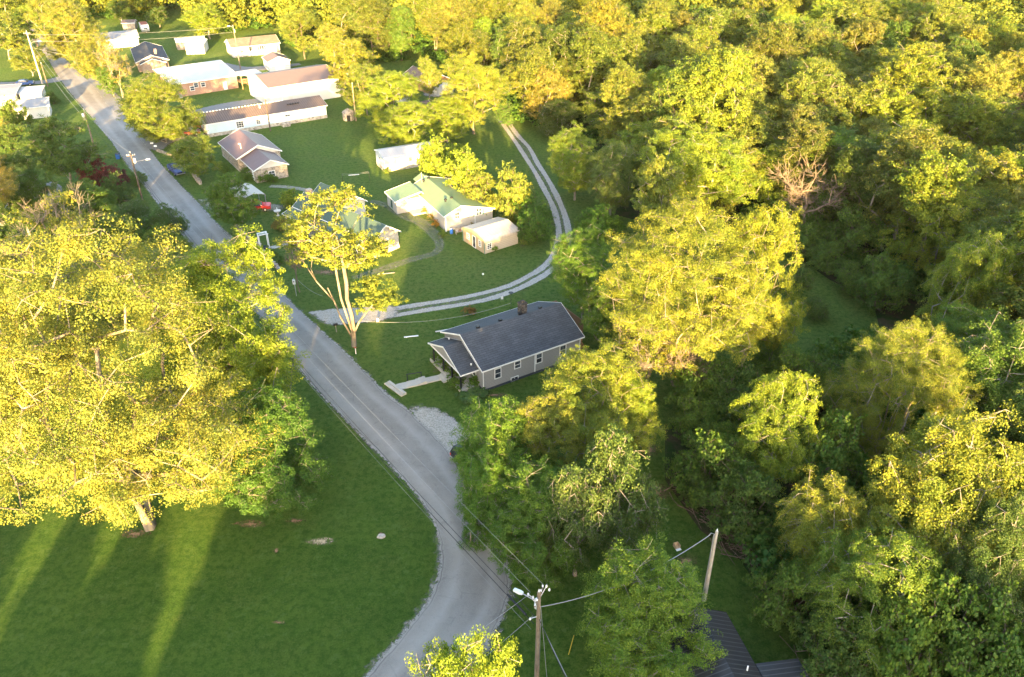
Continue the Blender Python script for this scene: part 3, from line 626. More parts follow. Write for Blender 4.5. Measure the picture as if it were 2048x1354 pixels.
# y: back eave is negative, the porch eave faces the lane
h.gable(1.2, 22.4, -1.5, 4.2, 2.85, 4.9, 'wall_block', 'roof_green_dark', .35, yr=1.5, he1=3.05, found='foundation', fh=.45)
h.gable(3.0, 22.6, 3.7, 6.3, 2.85, 2.98, 'wall_block', 'roof_green_dark', .2, yr=3.9, he1=2.35, rname='porch_roof', walls=False)
h.posts([(x, 5.9) for x in (3.4, 6.4, 9.6, 12.8, 16.0, 19.2, 22.2)], .08, .3, 2.3, 'trim', 'porch_post')
h.part(MB().box(3.2, 22.4, 3.9, 6.1, 0, .3), 'porch_floor', 'concrete')
for x in (6, 9, 15, 19): h.window('y+', x, 1.6, 1.0, 1.2, 3.85, nz=2)
h.door('y+', 3.85, 12, .3, .95, 2.05, 'old_wood')
h.window('x-', 1.4, 1.6, 1.0, 1.2, 1.55, nz=2)
c_ = h.part(MB().box(-.4, .4, -.4, .4, 0, 1.5).box(-.46, .46, -.46, .46, 1.5, 1.62), 'chimney', 'brick_tan'); c_.location = (20.6, 1.7, 4.3)
h.gable(15.4, 24.2, -6.4, -.3, 2.7, 4.75, 'cream', 'roof_green_dark', .35, rname='wing_roof', wname='wing_wall')
h.window('x-', -3.3, 1.5, 1.0, 1.2, 15.75, nz=2)

# --- brown roofed fieldstone house
h = House('fieldstone_house', 'fieldstone house with a maroon brown metal roof and cream gables', (-46.6, 157.0), 123.6)
h.gable(0, 12.4, 0, 9.3, 2.75, 4.8, 'fieldstone', 'roof_brown', .35, gmat='cream', found='foundation', fh=.2)
h.gable(-8.0, .34, 1.5, 8.5, 2.6, 4.15, 'fieldstone', 'roof_brown', .35, gmat='cream', rname='wing_roof', wname='wing_wall')
h.window('x-', 5.0, 1.3, 1.3, 1.2, -7.65, nx=2, nz=2); h.window('y-', 6.2, 1.4, 1.1, 1.1, .35, nz=2); h.window('y+', -3.5, 1.4, 1.1, 1.1, 8.15, nz=2); h.door('y+', 8.15, -6.0, .2, .9, 2.0, 'trim')
h.part(MB().tube([(3.2, 7.2, 3.4), (3.2, 7.2, 4.6)], .07).tube([(3.2, 7.2, 4.6), (3.2, 7.4, 4.75), (3.2, 7.6, 4.6)], .07), 'vent_pipe', 'trim')

# --- long pale blue house
h = House('long_blue_house', 'long low pale blue house with ribbed brown metal roof on a stone base', (-67.5, 173.8), 32.2)
h.gable(0, 28.2, 0, 7.6, 3.0, 4.35, 'wall_blue', 'roof_brown2', .3, yr=4.6, found='foundation', fh=.75, he1=3.3)
h.winpx('y-', .3, 480, 249, 1.7, 1.5, nx=3, nz=3); h.winpx('y-', .3, 516.5, 242.5, 1.0, 1.4, nx=2, nz=4); h.winpx('y-', .3, 575, 231, 1.3, .5, nx=2)
h.door('y-', .3, 17.3, .75, 1.0, 1.9, 'trim'); h.part(MB().box(16.6, 18.4, -1.4, .23, 0, .72), 'doorstep', 'foundation')
h.window('x-', 4.2, 1.4, 1.2, 1.1, .3, nz=2)
for b_ in ((-.02, .36, .2, .34, .75, 3.0), (20.2, 20.3, .26, .298, .75, 2.95)): h.part(MB().box(*b_), 'corner_board', 'trim')
vt = MB()
for k in range(26): vt.box(.8 + k * .72, 1.15 + k * .72, 4.5, 4.75, 4.32, 4.46)
h.part(vt, 'ridge_vent', 'trim')
o = h.part(MB().tube([(13.2, 3.2, 3.9), (13.2, 3.2, 4.7)], .18, r1=.05), 'vent_pipe', 'trim')
# roof rack of small black turbines
vb = MB()
for k in range(5): vb.lathe([(.2, 0), (.26, .12), (.2, .3), (.05, .36)], (19.6 + k * .62, 2.6, 3.72), 8)
h.part(vb, 'roof_vent', 'black_metal')

# --- white barn
h = House('white_barn', 'tall white metal barn with brown roof, longest wall sunlit', (-59.3, 196.3), 35.3, 'barn')
h.gable(0, 19.0, 0, 15.6, 5.0, 6.6, 'barn_white', 'roof_barn', .3, yr=7.8, trim='trim')
h.door('y-', .3, 5.4, 0, 1.0, 2.2, 'cream'); h.part(MB().box(2.2, 5.8, .26, .298, 0, .05), 'threshold', 'concrete')
h.door('x-', .3, 5.0, 0, 3.2, 3.0, 'cream', 'roller_door', False)
h.part(MB().tube([(3.3, .22, 4.9), (3.3, .22, .1)], .05), 'downpipe', 'trim'); h.part(MB().box(19.0, 20.2, .8, 2.4, 0, 1.6), 'lean_to', 'siding_beige')

# --- brick house with white roof
h = House('brick_house', 'red brick house with a broad white ribbed metal roof', (-86.9, 205.4), 36.0)
h.gable(0, 17.8, 0, 14.5, 3.4, 4.9, 'brick_red', 'roof_white', .4, yr=12.6, he1=4.6)
h.winpx('y-', .4, 392, 170, 1.2, 1.2, nz=2); h.winpx('y-', .4, 406, 169, 1.2, 1.2, nz=2); h.window('y-', 5.5, 1.7, 1.2, 1.2, .4, nz=2); h.door('y-', .4, 14.0, .1, .95, 2.0, 'trim')
h.part(MB().box(1.5, 2.4, -.6, .38, 0, .8), 'heat_pump', 'metal')
# --- timber deck between the brick house and the barn
t = thing('timber_deck', 'raised timber deck and stairs between brick house and white barn', 'deck', (-71.5, 214.5, 0), R(36))
MB().box(0, 5.5, 0, 4.5, 1.5, 1.65).build('deck_floor', M['deck_wood'], t)
MB().box(-.2, 5.8, -.3, 4.8, 3.5, 3.62).build('roof', M['roof_pale'], t)
for x, y in ((.1, .1), (5.4, .1), (5.4, 4.4), (.1, 4.4)): MB().box(x - .08, x + .08, y - .08, y + .08, 0, 3.5).build('post', M['log_wood'], t)
s_ = MB()
for k in range(8): s_.box(1.0 + k * .3, 1.3 + k * .3, -1.2, -.05, 1.4 - k * .18, 1.45 - k * .18)
s_.build('stairs', M['log_wood'], t)
rl = MB().box(0, 5.5, -.03, .03, 2.45, 2.55).box(0, 5.5, -.03, .03, 2.0, 2.06)
for k in range(12): rl.box(.2 + k * .46, .25 + k * .46, -.025, .025, 1.65, 2.45)
rl.build('railing', M['log_wood'], t)

# --- brick house with dark shingle roof further up the lane
h = House('dark_roof_house', 'brick house with dark blue grey shingle roof behind the vase shaped tree', (-98.5, 236.5), 116.0)
h.gable(0, 20, 0, 9, 2.7, 4.4, 'brick_tan', 'shingle_dark', .4, gmat='brick_tan')
h.gable(-2.0, .3, 1.0, 8.0, 2.5, 3.8, 'brick_tan', 'shingle_dark', .3, rname='porch_roof', wname='porch_wall')
h.part(MB().box(-.35, .35, -.35, .35, 0, 1.4), 'chimney', 'brick_tan').location = (4, 3.0, 3.8); h.window('y-', 7, 1.5, 1.2, 1.1, .4, nz=2)
# --- low pale house partly behind trees
h = House('pale_house', 'low pale house with grey roof half hidden by the big roadside tree', (-125.5, 264), 28.0)
h.gable(-6, 7, 0, 9, 2.7, 4.3, 'white_wall', 'roof_grey', .4); h.window('y-', 4, 1.5, 1.2, 1.1, .4, nz=2); h.door('y-', .4, 1.5, .1, .9, 2, 'old_wood')
# --- white ranch house
h = House('white_ranch_house', 'white ranch house with grey brown shingle roof at the edge of the woods', (-84.8, 250.2), 29.0)
h.gable(0, 15.0, 0, 9.5, 3.0, 4.7, 'siding_white', 'shingle_brown', .35, found='foundation', fh=.45)
h.winpx('y-', .35, 501, 97, 1.0, 1.3, nz=2, frame='dark_paint'); h.winpx('y-', .35, 523, 95, 1.6, 1.3, nx=2, shutters='dark_paint'); h.window('y-', 3.0, 1.8, 1.1, 1.2, .35, nz=2); h.door('y-', .35, 14.0, .4, .9, 2, 'brick_red')
h.window('x-', 4.5, 1.8, 1.0, 1.2, .35, nz=2)
# --- small white gable shed
h = House('white_garage', 'small white gabled garage with tan roof in front of the ranch house', (-63.5, 236.0), 118.0, 'garage')
h.gable(0, 7.5, 0, 6.5, 2.7, 4.0, 'siding_white', 'roof_barn', .25); h.door('x-', .25, 3.2, 0, 2.8, 2.2, 'trim', 'roller_door', False)
# --- old sheds
h = House('cluttered_shed', 'white open shed cluttered with old boards on the far lawn', (-95.0, 256.0), 100.0, 'shed')
h.gable(0, 8, 0, 5.6, 2.8, 3.4, 'white_wall', 'roof_pale', .1)
for k in range(6): h.part(MB().box(-.15 - k * .05, -.05, .5 + k * .8, .7 + k * .8, 0, 1.0 + (k % 3) * .35), 'board', 'old_wood')
h = House('grey_shed', 'weathered grey shed behind the white cluttered shed', (-105.5, 261.0), 25.0, 'shed')
h.gable(0, 9, 0, 5, 2.4, 3.2, 'old_wood', 'roof_pale', .2)
h = House('wood_shed', 'tiny brown shed beside the trailer under dark trees', (-136.0, 293.0), 10.0, 'shed')
h.gable(0, 4.5, 0, 4, 2.2, 3.0, 'old_wood', 'roof_barn', .2)
# --- white shed by the lawn
h = House('white_shed', 'white shed with pale metal roof between the lawn and the shrubs', (-25.4, 151.9), 26.5, 'shed')
h.gable(0, 11.2, 0, 5.6, 3.0, 3.75, 'white_wall', 'roof_pale', .2, found='foundation', fh=.7)
h.winpx('y-', .2, 821, 318, .75, .9, nz=2, frame='old_wood'); h.window('x-', 2.8, 2.0, .8, .8, .2)
for b_ in ((.15, .26, .12, .24, .7, 2.9), (10.95, 11.05, .12, .24, .7, 2.9)): h.part(MB().box(*b_), 'corner_board', 'trim')
# --- left edge sheds
h = House('flat_roof_house', 'low pale house with flat metal roof on the side street', (-139, 191.5), 20.0)
h.gable(0, 18, 0, 11.5, 3.0, 3.35, 'white_wall', 'roof_grey', .3, yr=6.5, he1=3.1)
h.part(MB().box(18.02, 23.5, 2.5, 9.5, 2.55, 2.7), 'carport_roof', 'roof_pale'); h.part(MB().box(18.3, 23.2, 3.0, 9.0, 0, 2.545), 'annex_wall', 'white_wall')
for x in (5, 10, 15): h.window('y-', x, 1.6, 1.2, 1.1, .3, nz=2)
h = House('white_outbuilding', 'white block outbuilding with lean-to grey roof beside the round shrub', (-116.8, 186.5), 24.0, 'shed')
h.gable(0, 7.6, 0, 6.2, 2.7, 3.7, 'white_wall', 'roof_grey', .3, yr=4.6, he1=3.3); h.window('x+', 3, 1.4, .8, .8, 7.3)
# --- bottom right house with black metal roof (ridge along x)
M['seam_white'] = M['roof_black']
h = House('black_roof_house', 'house with black ribbed metal roof at the foot of the narrow lawn', (20.7, 28.6), 103.0)
def blackroof():
    t = NT('roof_black_ribbed', .42, .5); sep = t.n.new('ShaderNodeSeparateXYZ'); t.l.new(t.tc.outputs['Object'], sep.inputs[0])
    fr = t.math('FRACT', t.math('DIVIDE', t.math('ADD', sep.outputs[0], 100.0), .42)); ln = t.math('LESS_THAN', fr, .16)
    t.col(t.mix(ln, t.ramp(t.noise(.9, 4), [(.3, (.016, .016, .018)), (.7, (.026, .025, .027))]), (.060, .062, .068))); t.bump(ln, .8, .04); return t.m
M['roof_black'] = blackroof()
h.gable(0, 14.8, 0, 9.0, 2.9, 4.2, 'siding_grey', 'roof_black', .3, yr=2.6, he1=2.3, trim='dark_paint')
h.part(MB().ext([(-1, -.05, 2.95), (-1, -3.7, 2.45), (-1, -3.7, 2.33), (-1, -.05, 2.8)], (10.9, 0, 0)), 'lean_to_roof', 'roof_black')
h.part(MB().box(-.8, 9.7, -3.45, .28, 0, 2.3), 'lean_to_wall', 'siding_grey')
h.part(MB().tube([(9.2, 1.1, 3.3), (9.2, 1.1, 3.95)], .06), 'vent_pipe', 'trim')
h.window('x+', 5, 1.5, 1.2, 1.1, 14.5)
# --- partly hidden buildings in the trees
h = House('log_cabin', 'log walled cabin with shadow striped brown roof among yellow trees', (-29.5, 218.5), -49.0, 'cabin')
h.gable(0, 12.5, 0, 7.5, 2.8, 4.6, 'log_wood', 'shingle_brown', .4); h.part(MB().box(12.2, 14.6, 1, 6, 0, 2.4), 'annex', 'white_wall')
h = House('white_cottage', 'small white cottage with dark brown roof hemmed in by yellow trees', (-24.5, 180.5), 35.0)
h.gable(0, 8.5, 0, 7.5, 2.8, 4.4, 'white_wall', 'shingle_brown', .4); h.window('y-', 3, 1.5, 1, 1.1, .4, nz=2); h.door('y-', .4, 5.5, .1, .9, 2, 'old_wood')
h = House('white_hut', 'tiny white hut with brown roof between cabin and cottage', (-27.2, 200.5), 60.0, 'shed')
h.gable(0, 3.6, 0, 4, 2.4, 3.4, 'white_wall', 'shingle_brown', .3)
h = House('shaded_house', 'grey blue house almost covered by the dark trees on the left', (-86.5, 126.0), 105.0)
h.gable(0, 10, 0, 8, 2.7, 4.2, 'siding_grey', 'shingle_dark', .4); h.window('y-', 5, 1.5, 1.2, 1.1, .4, nz=2)
blob('asphalt_pad', [(82, 370), (100, 364), (122, 372), (120, 390), (92, 392)], M['asphalt2'], .0121, label='dark parking pad under the left trees')
# --- carport with arched roof
h = House('carport', 'beige arched metal carport open on all sides above the red pickup', (-44.2, 134.6), 128.0, 'carport')
a2 = [(-.1, 2.0), (0, 2.35), (.6, 2.6), (2.2, 2.95), (3.8, 2.6), (4.4, 2.35), (4.5, 2.0)]
h.part(MB().ext([(0, y, z) for y, z in a2] + [(0, y * .98 + .045, z - .06) for y, z in a2][::-1], (6.6, 0, 0)), 'roof', 'roof_beige')
h.posts([(.1, .05), (.1, 4.35), (3.3, .05), (3.3, 4.35), (6.5, .05), (6.5, 4.35)], .05, 0, 2.3, 'metal')
# --- stone well house
h = House('stone_wellhouse', 'tiny round cornered fieldstone well house at the lawn edge', (-39.6, 186.0), 10.0, 'well house')
h.part(MB().lathe([(1.35, 0), (1.4, .6), (1.3, 1.7), (1.35, 1.75)], (1.2, 1.2, 0), 12), 'wall', 'fieldstone', smooth=False)
h.part(MB().lathe([(1.5, 1.75), (1.2, 2.1), (.15, 2.7)], (1.2, 1.2, 0), 12), 'roof', 'fieldstone'); h.part(MB().box(.8, 1.6, -.22, .3, 0, 1.4), 'door', 'dark_paint')
# ------------------------------------------------------------------ vehicles
def m_paint(name, c, rough=.45):
    t = NT(name, rough, .5); t.col(t.mix(t.ramp(t.noise(3, 4), [(.4, 0.0), (.75, .18)]), c, tuple(x * .6 + .03 for x in c))); t.b.inputs['Coat Weight'].default_value = .1; return t.m
M['rubber'] = m_plain('rubber', (.018, .018, .018), .9, .2, 4); M['lamp_glass'] = m_plain('lamp_glass', (.70, .68, .62), .2, .1, 4); M['tail'] = m_plain('tail_lamp', (.45, .03, .02), .3, .1, 4)
def vehicle(name, label, cat, x, y, ang, paint, kind='pickup', Ln=5.4, Wd=1.9, group=None):
    o = thing(name, label, cat, (x, y, .02), R(ang), group); P_ = paint; hw = Wd / 2
    if kind == 'pickup':
        prof = [(0, .45), (0, 1.0), (.05, 1.08), (1.95, 1.08), (1.98, 1.12), (3.7, 1.12), (4.6, 1.05), (5.3, .96), (5.4, .8), (5.38, .45)]
        cab = [(1.98, 1.12), (2.1, 1.68), (3.15, 1.72), (3.85, 1.12)]
    elif kind == 'car':
        prof = [(0, .4), (0, .85), (.1, .98), (.9, 1.02), (3.2, 1.0), (4.3, .88), (4.65, .72), (4.68, .4)]; cab = [(.55, 1.0), (1.15, 1.43), (2.5, 1.46), (3.4, .99)]
    else:
        prof = [(0, .45), (0, 1.05), (.06, 1.15), (3.4, 1.12), (4.4, 1.02), (4.75, .85), (4.75, .45)]; cab = [(.1, 1.13), (.4, 1.75), (2.6, 1.78), (3.5, 1.12)]
    sc = Ln / prof[-1][0]
    b = MB(); y0 = -hw
    # body with tumblehome: three slices, narrower at the sill and at the top
    secs = [(-hw, .97), (-hw * .93, 1.0), (hw * .93, 1.0), (hw, .97)]
    base = len(b.v); k = len(prof); zm = .75
    for (yy, s_) in secs:
        for (px, pz) in prof: b.v.append((Ln / 2 + (px * sc - Ln / 2) * s_, yy, zm + (pz - zm) * (s_ if pz > .6 else 1)))
    for i in range(3):
        for j in range(k): b.f.append((i * k + j, i * k + (j + 1) % k, (i + 1) * k + (j + 1) % k, (i + 1) * k + j))
    b.f.append(tuple(range(k))); b.f.append(tuple(range(3 * k, 4 * k)))
    if kind == 'pickup':   # bed rails stand above a dark bed floor
        b.box(.08, 1.93, -hw * .9, -hw * .84, 1.081, 1.19).box(.08, 1.93, hw * .84, hw * .9, 1.081, 1.19).box(.02, .08, -hw * .9, hw * .9, 1.081, 1.19)
    body = b.build('body', P_, o)
    if kind == 'pickup': MB().box(.1, 1.92, -hw * .83, hw * .83, 1.083, 1.095).build('bed', M['black_metal'], body)
    c = MB(); n = len(cab)
    for (yy, ins) in ((-hw * .88, 0), (-hw * .76, 1), (hw * .76, 1), (hw * .88, 0)):
        pass
    lo = [(cab[0][0] * sc, -hw * .9, cab[0][1]), (cab[-1][0] * sc, -hw * .9, cab[-1][1]), (cab[-1][0] * sc, hw * .9, cab[-1][1]), (cab[0][0] * sc, hw * .9, cab[0][1])]
    hi = [(cab[1][0] * sc, -hw * .74, cab[1][1]), (cab[2][0] * sc, -hw * .74, cab[2][1]), (cab[2][0] * sc, hw * .74, cab[2][1]), (cab[1][0] * sc, hw * .74, cab[1][1])]
    c.v = lo + hi; c.f = [(0, 1, 2, 3), (0, 1, 5, 4), (1, 2, 6, 5), (2, 3, 7, 6), (3, 0, 4, 7), (4, 5, 6, 7)]
    gl = c.build('windows', M['glass'], o)
    r_ = MB(); up = [(x_, y_ * 1.01, z_ + .004) for x_, y_, z_ in hi]; r_.ext(up, (0, 0, .05)); r_.build('cabin_roof', P_, o, bevel=.015)
    for (a_, b_) in ((0, 4), (1, 5), (2, 6), (3, 7)): r_2 = MB().tube([c.v[a_], c.v[b_]], .045, 6).build('pillar', P_, o)
    for wx in (.19, .8):
        for sy in (-1, 1):
            y_ = sy * (hw - .08); w = MB().tube([(wx * Ln, y_ - .1, .34), (wx * Ln, y_ + .1, .34)], .35, 16).build('wheel', M['rubber'], o)
            MB().tube([(wx * Ln, y_ + sy * .1, .34), (wx * Ln, y_ + sy * .125, .34)], .19, 12).build('rim', M['metal'], w)
    for sy in (-1, 1):
        MB().box(Ln - .14, Ln + .01, sy * hw * .74 - .17, sy * hw * .74 + .17, .66, .84).build('headlight', M['lamp_glass'], o)
        MB().box(-.02, .06, sy * hw * .84 - .08, sy * hw * .84 + .08, .72, .95).build('taillight', M['tail'], o)
        MB().box(cab[-1][0] * sc - .35, cab[-1][0] * sc - .2, sy * (hw + .02) - .09, sy * (hw + .02) + .09, 1.05, 1.2).build('mirror', M['black_metal'], o)
    MB().box(Ln - .03, Ln + .06, -hw * .9, hw * .9, .42, .58).build('bumper', M['black_metal' if kind != 'pickup' else 'metal'], o); MB().box(-.08, .02, -hw * .9, hw * .9, .45, .6).build('bumper', M['metal'], o)
    MB().box(Ln - .06, Ln + .02, -hw * .5, hw * .5, .64, .82).build('grille', M['black_metal'], o)
    return o
p = at(345, 338); q = at(370, 351)
vehicle('pickup_truck', 'dark blue pickup truck parked on the grass beside the lane', 'pickup', p.x, p.y, -52, m_paint('paint_navy', (.012, .035, .16)), Ln=5.3)
p = at(489, 424); vehicle('pickup_truck', 'bright red pickup truck with its tail under the round roadside tree', 'pickup', p.x - .6, p.y + .2, 12, m_paint('paint_red', (.55, .02, .018)), Ln=5.2)
p = at(370, 275); vehicle('red_car', 'red car half hidden behind the roadside tree on the asphalt driveway', 'car', p.x - 1.5, p.y + 1, 20, m_paint('paint_darkred', (.38, .02, .02)), 'car', 4.5)
p = at(392, 262); vehicle('red_suv', 'red sport utility car nosed against the end of the long blue house', 'car', p.x - 1, p.y + 1.0, 35, m_paint('paint_red_suv', (.50, .03, .03)), 'suv', 4.6)
p = at(44, 172); vehicle('blue_car', 'small blue car parked behind the flat roofed house', 'car', p.x - 1.5, p.y, 20, m_paint('paint_blue', (.03, .09, .28)), 'car', 4.4)
p = at(914, 925); vehicle('black_suv', 'black car poking out from under the big leafy tree beside the lane', 'car', p.x - .2, p.y - .2, 38, m_paint('paint_black', (.012, .014, .02)), 'suv', 4.7)
p = at(52, 296); vehicle('silver_car', 'pale silver car glimpsed under the dark trees at left', 'car', p.x, p.y, 60, m_paint('paint_silver', (.55, .56, .58)), 'car', 4.4)
# travel trailer
t = thing('travel_trailer', 'old white travel trailer with a rusty red roof parked at the woods', 'trailer', (-128.5, 293, 0), R(-62))
MB().ext([(0, -1.2, .55), (6.5, -1.2, .55), (7.0, -1.2, 1.2), (6.6, -1.2, 2.5), (6.2, -1.2, 2.75), (.3, -1.2, 2.75), (0, -1.2, 2.5)], (0, 2.4, 0)).build('body', M['white_wall'], t, bevel=.06)
MB().box(.4, 6.1, -1.05, 1.05, 2.78, 2.86).build('roof', M['red_paint'], t)
for u in (1.4, 4.6): w = MB().box(u - .4, u + .4, -1.25, -1.195, 1.4, 2.0).build('window', M['trim'], t); MB().box(u - .33, u + .33, -1.27, -1.252, 1.46, 1.94).build('pane', M['glass'], w)
w = MB().box(6.93, 6.99, -.7, .7, 1.3, 1.9).build('window', M['trim'], t); MB().box(6.992, 7.01, -.6, .6, 1.36, 1.84).build('pane', M['glass'], w)
MB().box(.01, 6.4, -1.23, -1.21, .95, 1.15).build('stripe', M['old_wood'], t)
for sy in (-1.05, 1.05): MB().tube([(3.2, sy - .12, .35), (3.2, sy + .12, .35)], .35, 14).build('wheel', M['rubber'], t)
MB().tube([(6.9, 0, .5), (8.2, 0, .45)], .06).build('tow_bar', M['metal'], t)

# ------------------------------------------------------------------ utility poles and lines
M['pole'] = bark('pole_wood', (.13, .10, .075), (.24, .195, .15), 3); M['pole_dark'] = bark('pole_dark', (.055, .042, .035), (.15, .12, .095), 3); M['pole_pale'] = bark('pole_pale', (.30, .27, .23), (.42, .385, .33), 3)
M['wire'] = m_plain('wire_bright', (.30, .30, .31), .4, .1, 4, .3); M['wire_black'] = m_plain('wire_black', (.02, .02, .022), .6, .1, 4); M['ceramic'] = m_plain('insulator_white', (.66, .67, .68), .35, .1, 5)
def pole(label, x, y, h, mat, arm=0.0, armaz=0.0, lamp=None, trans=None, r=.15, group=None):
    o = thing('utility_pole', label, 'utility pole', (x, y, 0), 0, group)
    MB().tube([(0, 0, 0), (0, 0, h * .5), (0, 0, h)], r * 1.2, 10, r1=r * .8).build('post', M[mat], o, smooth=False)
    MB().lathe([(.03, 0), (.06, .03), (.04, .1), (.06, .15), (.02, .3)], (0, 0, h), 8).build('insulator', M['ceramic'], o)
    if arm:
        c_, s_ = math.cos(R(armaz)), math.sin(R(armaz)); ca = MB().tube([(-arm * c_, -arm * s_, h - .5), (arm * c_, arm * s_, h - .5)], .06, 6).build('crossarm', M['pole'], o)
        for k in (-1, -.5, .5, 1): MB().lathe([(.03, 0), (.07, .04), (.04, .1), (.07, .16), (.02, .22)], (arm * .92 * k * c_, arm * .92 * k * s_, h - .44), 8).build('insulator', M['ceramic'], ca)
    if lamp:
        az, z, ln = lamp; c_, s_ = math.cos(R(az)), math.sin(R(az)); b = MB().tube([(0, 0, z), (ln * .4 * c_, ln * .4 * s_, z + .35), (ln * c_, ln * s_, z + .45)], .035, 6).build('lamp_arm', M['metal'], o)
        hd = MB(); hd.ext([(0, -.12, -.05), (.25, -.17, -.08), (.75, -.14, -.06), (.75, .14, -.06), (.25, .17, -.08), (0, .12, -.05)], (0, 0, .16)); l_ = hd.build('lamp_head', M['ceramic'], b, bevel=.02)
        l_.location = (ln * c_, ln * s_, z + .45); l_.rotation_euler = (0, 0, R(az))
    if trans:
        az, z = trans; c_, s_ = math.cos(R(az)) * .38, math.sin(R(az)) * .38
        tr = MB().lathe([(.20, 0), (.23, .04), (.23, .8), (.20, .86), (.05, .9)], (c_, s_, z), 14).build('transformer', M['ceramic'], o)
        MB().lathe([(.03, 0), (.05, .1), (.03, .2)], (c_, s_, z + .9), 8).build('bushing', M['pole_dark'], tr)
    return o
def base_for_top(px, py, z): return at(px, py, z)
PL = {}
def addpole(key, x, y, h, *a, **k): PL[key] = (x, y, h); return pole(a[0], x, y, h, *a[1:], **k)
pn = at(1078, 1184, 11.0)
npole = addpole('near', pn.x, pn.y, 11.0, 'nearest pole, carrying a grey transformer, a crossarm and a lamp over the lane', 'pole', arm=.95, armaz=70, lamp=(150, 9.6, 1.3), trans=(100, 8.9), r=.17)
# extras on the near pole: braces, cut-outs, brackets
ex = MB().tube([(0, 0, 9.9), (-.8, .35, 10.4)], .03, 6).tube([(0, 0, 10.2), (.55, .6, 10.9)], .03, 6).tube([(-.05, 0, 8.4), (-.7, -.3, 8.5)], .035, 6).build('bracket', M['metal'], npole)
for i, (x, y, z) in enumerate([(-.75, .3, 10.4), (.55, .6, 10.9), (.75, .45, 10.7), (-.6, -.3, 8.5), (-.4, .2, 10.2)]): MB().lathe([(.03, -.12), (.075, -.05), (.04, 0), (.075, .05), (.03, .14)], (x, y, z), 8).build('insulator', M['ceramic'], ex)
MB().tube([(.16, .05, 0.1), (.16, .05, 8)], .035, 6).build('conduit', M['metal'], npole)
addpole('right', *(at(1408, 1200).xy), 8.3, 'bare grey wooden pole with a metal conduit standing on the narrow lawn', 'pole_pale', r=.16)
rp = PL['right']; o = [x for x in C.objects if x.name.startswith('utility_pole')][-1]
MB().tube([(-.19, .0, 0), (-.19, .0, 8.0), (-.45, 0, 8.1), (-.6, 0, 7.8)], .045, 6).build('conduit', M['metal'], o)
p3 = at(285, 400); addpole('p3', p3.x, p3.y, 8.9, 'dark pole beside the lane carrying a transformer and lamp above the maroon shrub', 'pole_dark', arm=.7, armaz=20, lamp=(25, 6.9, 2.2), trans=(20, 7.0))
p2 = at(190, 300); addpole('p2', p2.x, p2.y, 8.6, 'pole with a white transformer standing on the strip of grass left of the lane', 'pole', arm=.0, trans=(200, 7.0))
p1 = at(85, 168); addpole('p1', p1.x, p1.y, 13.5, 'tallest pale pole at the street corner, with a side lamp', 'pole_pale', arm=.8, armaz=10, lamp=(20, 10.5, 2.0), r=.2)
addpole('p1b', *(at(96, 173).xy), 6.0, 'short brown leaning pole next to the tallest pole', 'pole_dark')
addpole('p0', *(at(38, 95).xy), 10.5, 'farthest pale pole at the upper left edge', 'pole_pale', arm=.6, armaz=10)
addpole('p8', *(at(481, 138).xy), 11.8, 'sunlit pole with a small lamp behind the brick house', 'pole', arm=.0, lamp=(200, 11.4, .8), trans=(90, 10.0))
addpole('p6', *(at(541, 262).xy), 7.2, 'short brown pole in front of the long blue house', 'pole_dark')
addpole('p7', *(at(712, 242).xy), 8.6, 'sunlit slender pole beside the stone well house', 'pole', arm=.0)
def wire(name, a, b, sag, r=.016, mat='wire', label=None, n=18, cat='cable', group='overhead lines along the lane', twist=0):
    a, b = Vector(a), Vector(b); pts = []
    for i in range(n + 1):
        f = i / n; p = a + (b - a) * f; p.z -= sag * 4 * f * (1 - f); pts.append(p)
    mb = MB(); mb.v = []; mb.tube([p - a for p in pts], r, 5); o = mb.build(name, M[mat], None); o.location = a
    return tag(o, label, cat, group)
N_ = Vector((PL['near'][0], PL['near'][1], 0)); P3 = Vector((p3.x, p3.y, 0)); P2 = Vector((p2.x, p2.y, 0)); P1 = Vector((p1.x, p1.y, 0))
wire('power_line', N_ + Vector((-.6, .3, 10.6)), P3 + Vector((-.3, 0, 8.9)), 1.6, .009, 'wire', 'bright thin primary line, left of the two over the middle of the lane', 26)
wire('power_line', N_ + Vector((.3, .6, 11.1)), P3 + Vector((.4, .2, 8.6)), 1.5, .009, 'wire', 'bright thin primary line, right of the two over the middle of the lane', 26)
wire('power_line', N_ + Vector((-.25, 0, 8.4)), P3 + Vector((-.3, .2, 6.6)), 1.9, .022, 'wire_black', 'upper black telephone cable along the left kerb of the lane', 26)
wire('power_line', N_ + Vector((-.3, -.1, 7.7)), P3 + Vector((-.3, .1, 6.0)), 2.0, .028, 'wire_black', 'thick lower black cable along the left kerb of the lane', 26)
wire('power_line', N_ + Vector((-.5, -.1, 7.1)), P3 + Vector((-.4, 0, 5.6)), 1.9, .009, 'wire', 'pale line lowest over the grass left of the lane', 26)
for i, (dz, m_, lb) in enumerate(((8.9, 'wire', 'top line between the dark pole and the transformer pole'), (6.4, 'wire_black', 'black cable between the dark pole and the transformer pole'))):
    wire('power_line', P3 + Vector((0, 0, dz)), P2 + Vector((0, 0, dz - .3)), .8, .018, m_, lb)
for i, (dz, m_, lb) in enumerate(((8.6, 'wire', 'top line between the transformer pole and the tallest pole'), (6.2, 'wire', 'lower line between the transformer pole and the tallest pole'))):
    wire('power_line', P2 + Vector((0, 0, dz)), P1 + Vector((0, 0, dz + 3)), 1.0, .018, m_, lb)
P8 = Vector((*PL['p8'][:2], 0)); wire('power_line', P1 + Vector((0, 0, 12.8)), P8 + Vector((0, 0, 11.6)), .7, .02, 'wire', 'higher line crossing the far lawn to the sunlit pole')
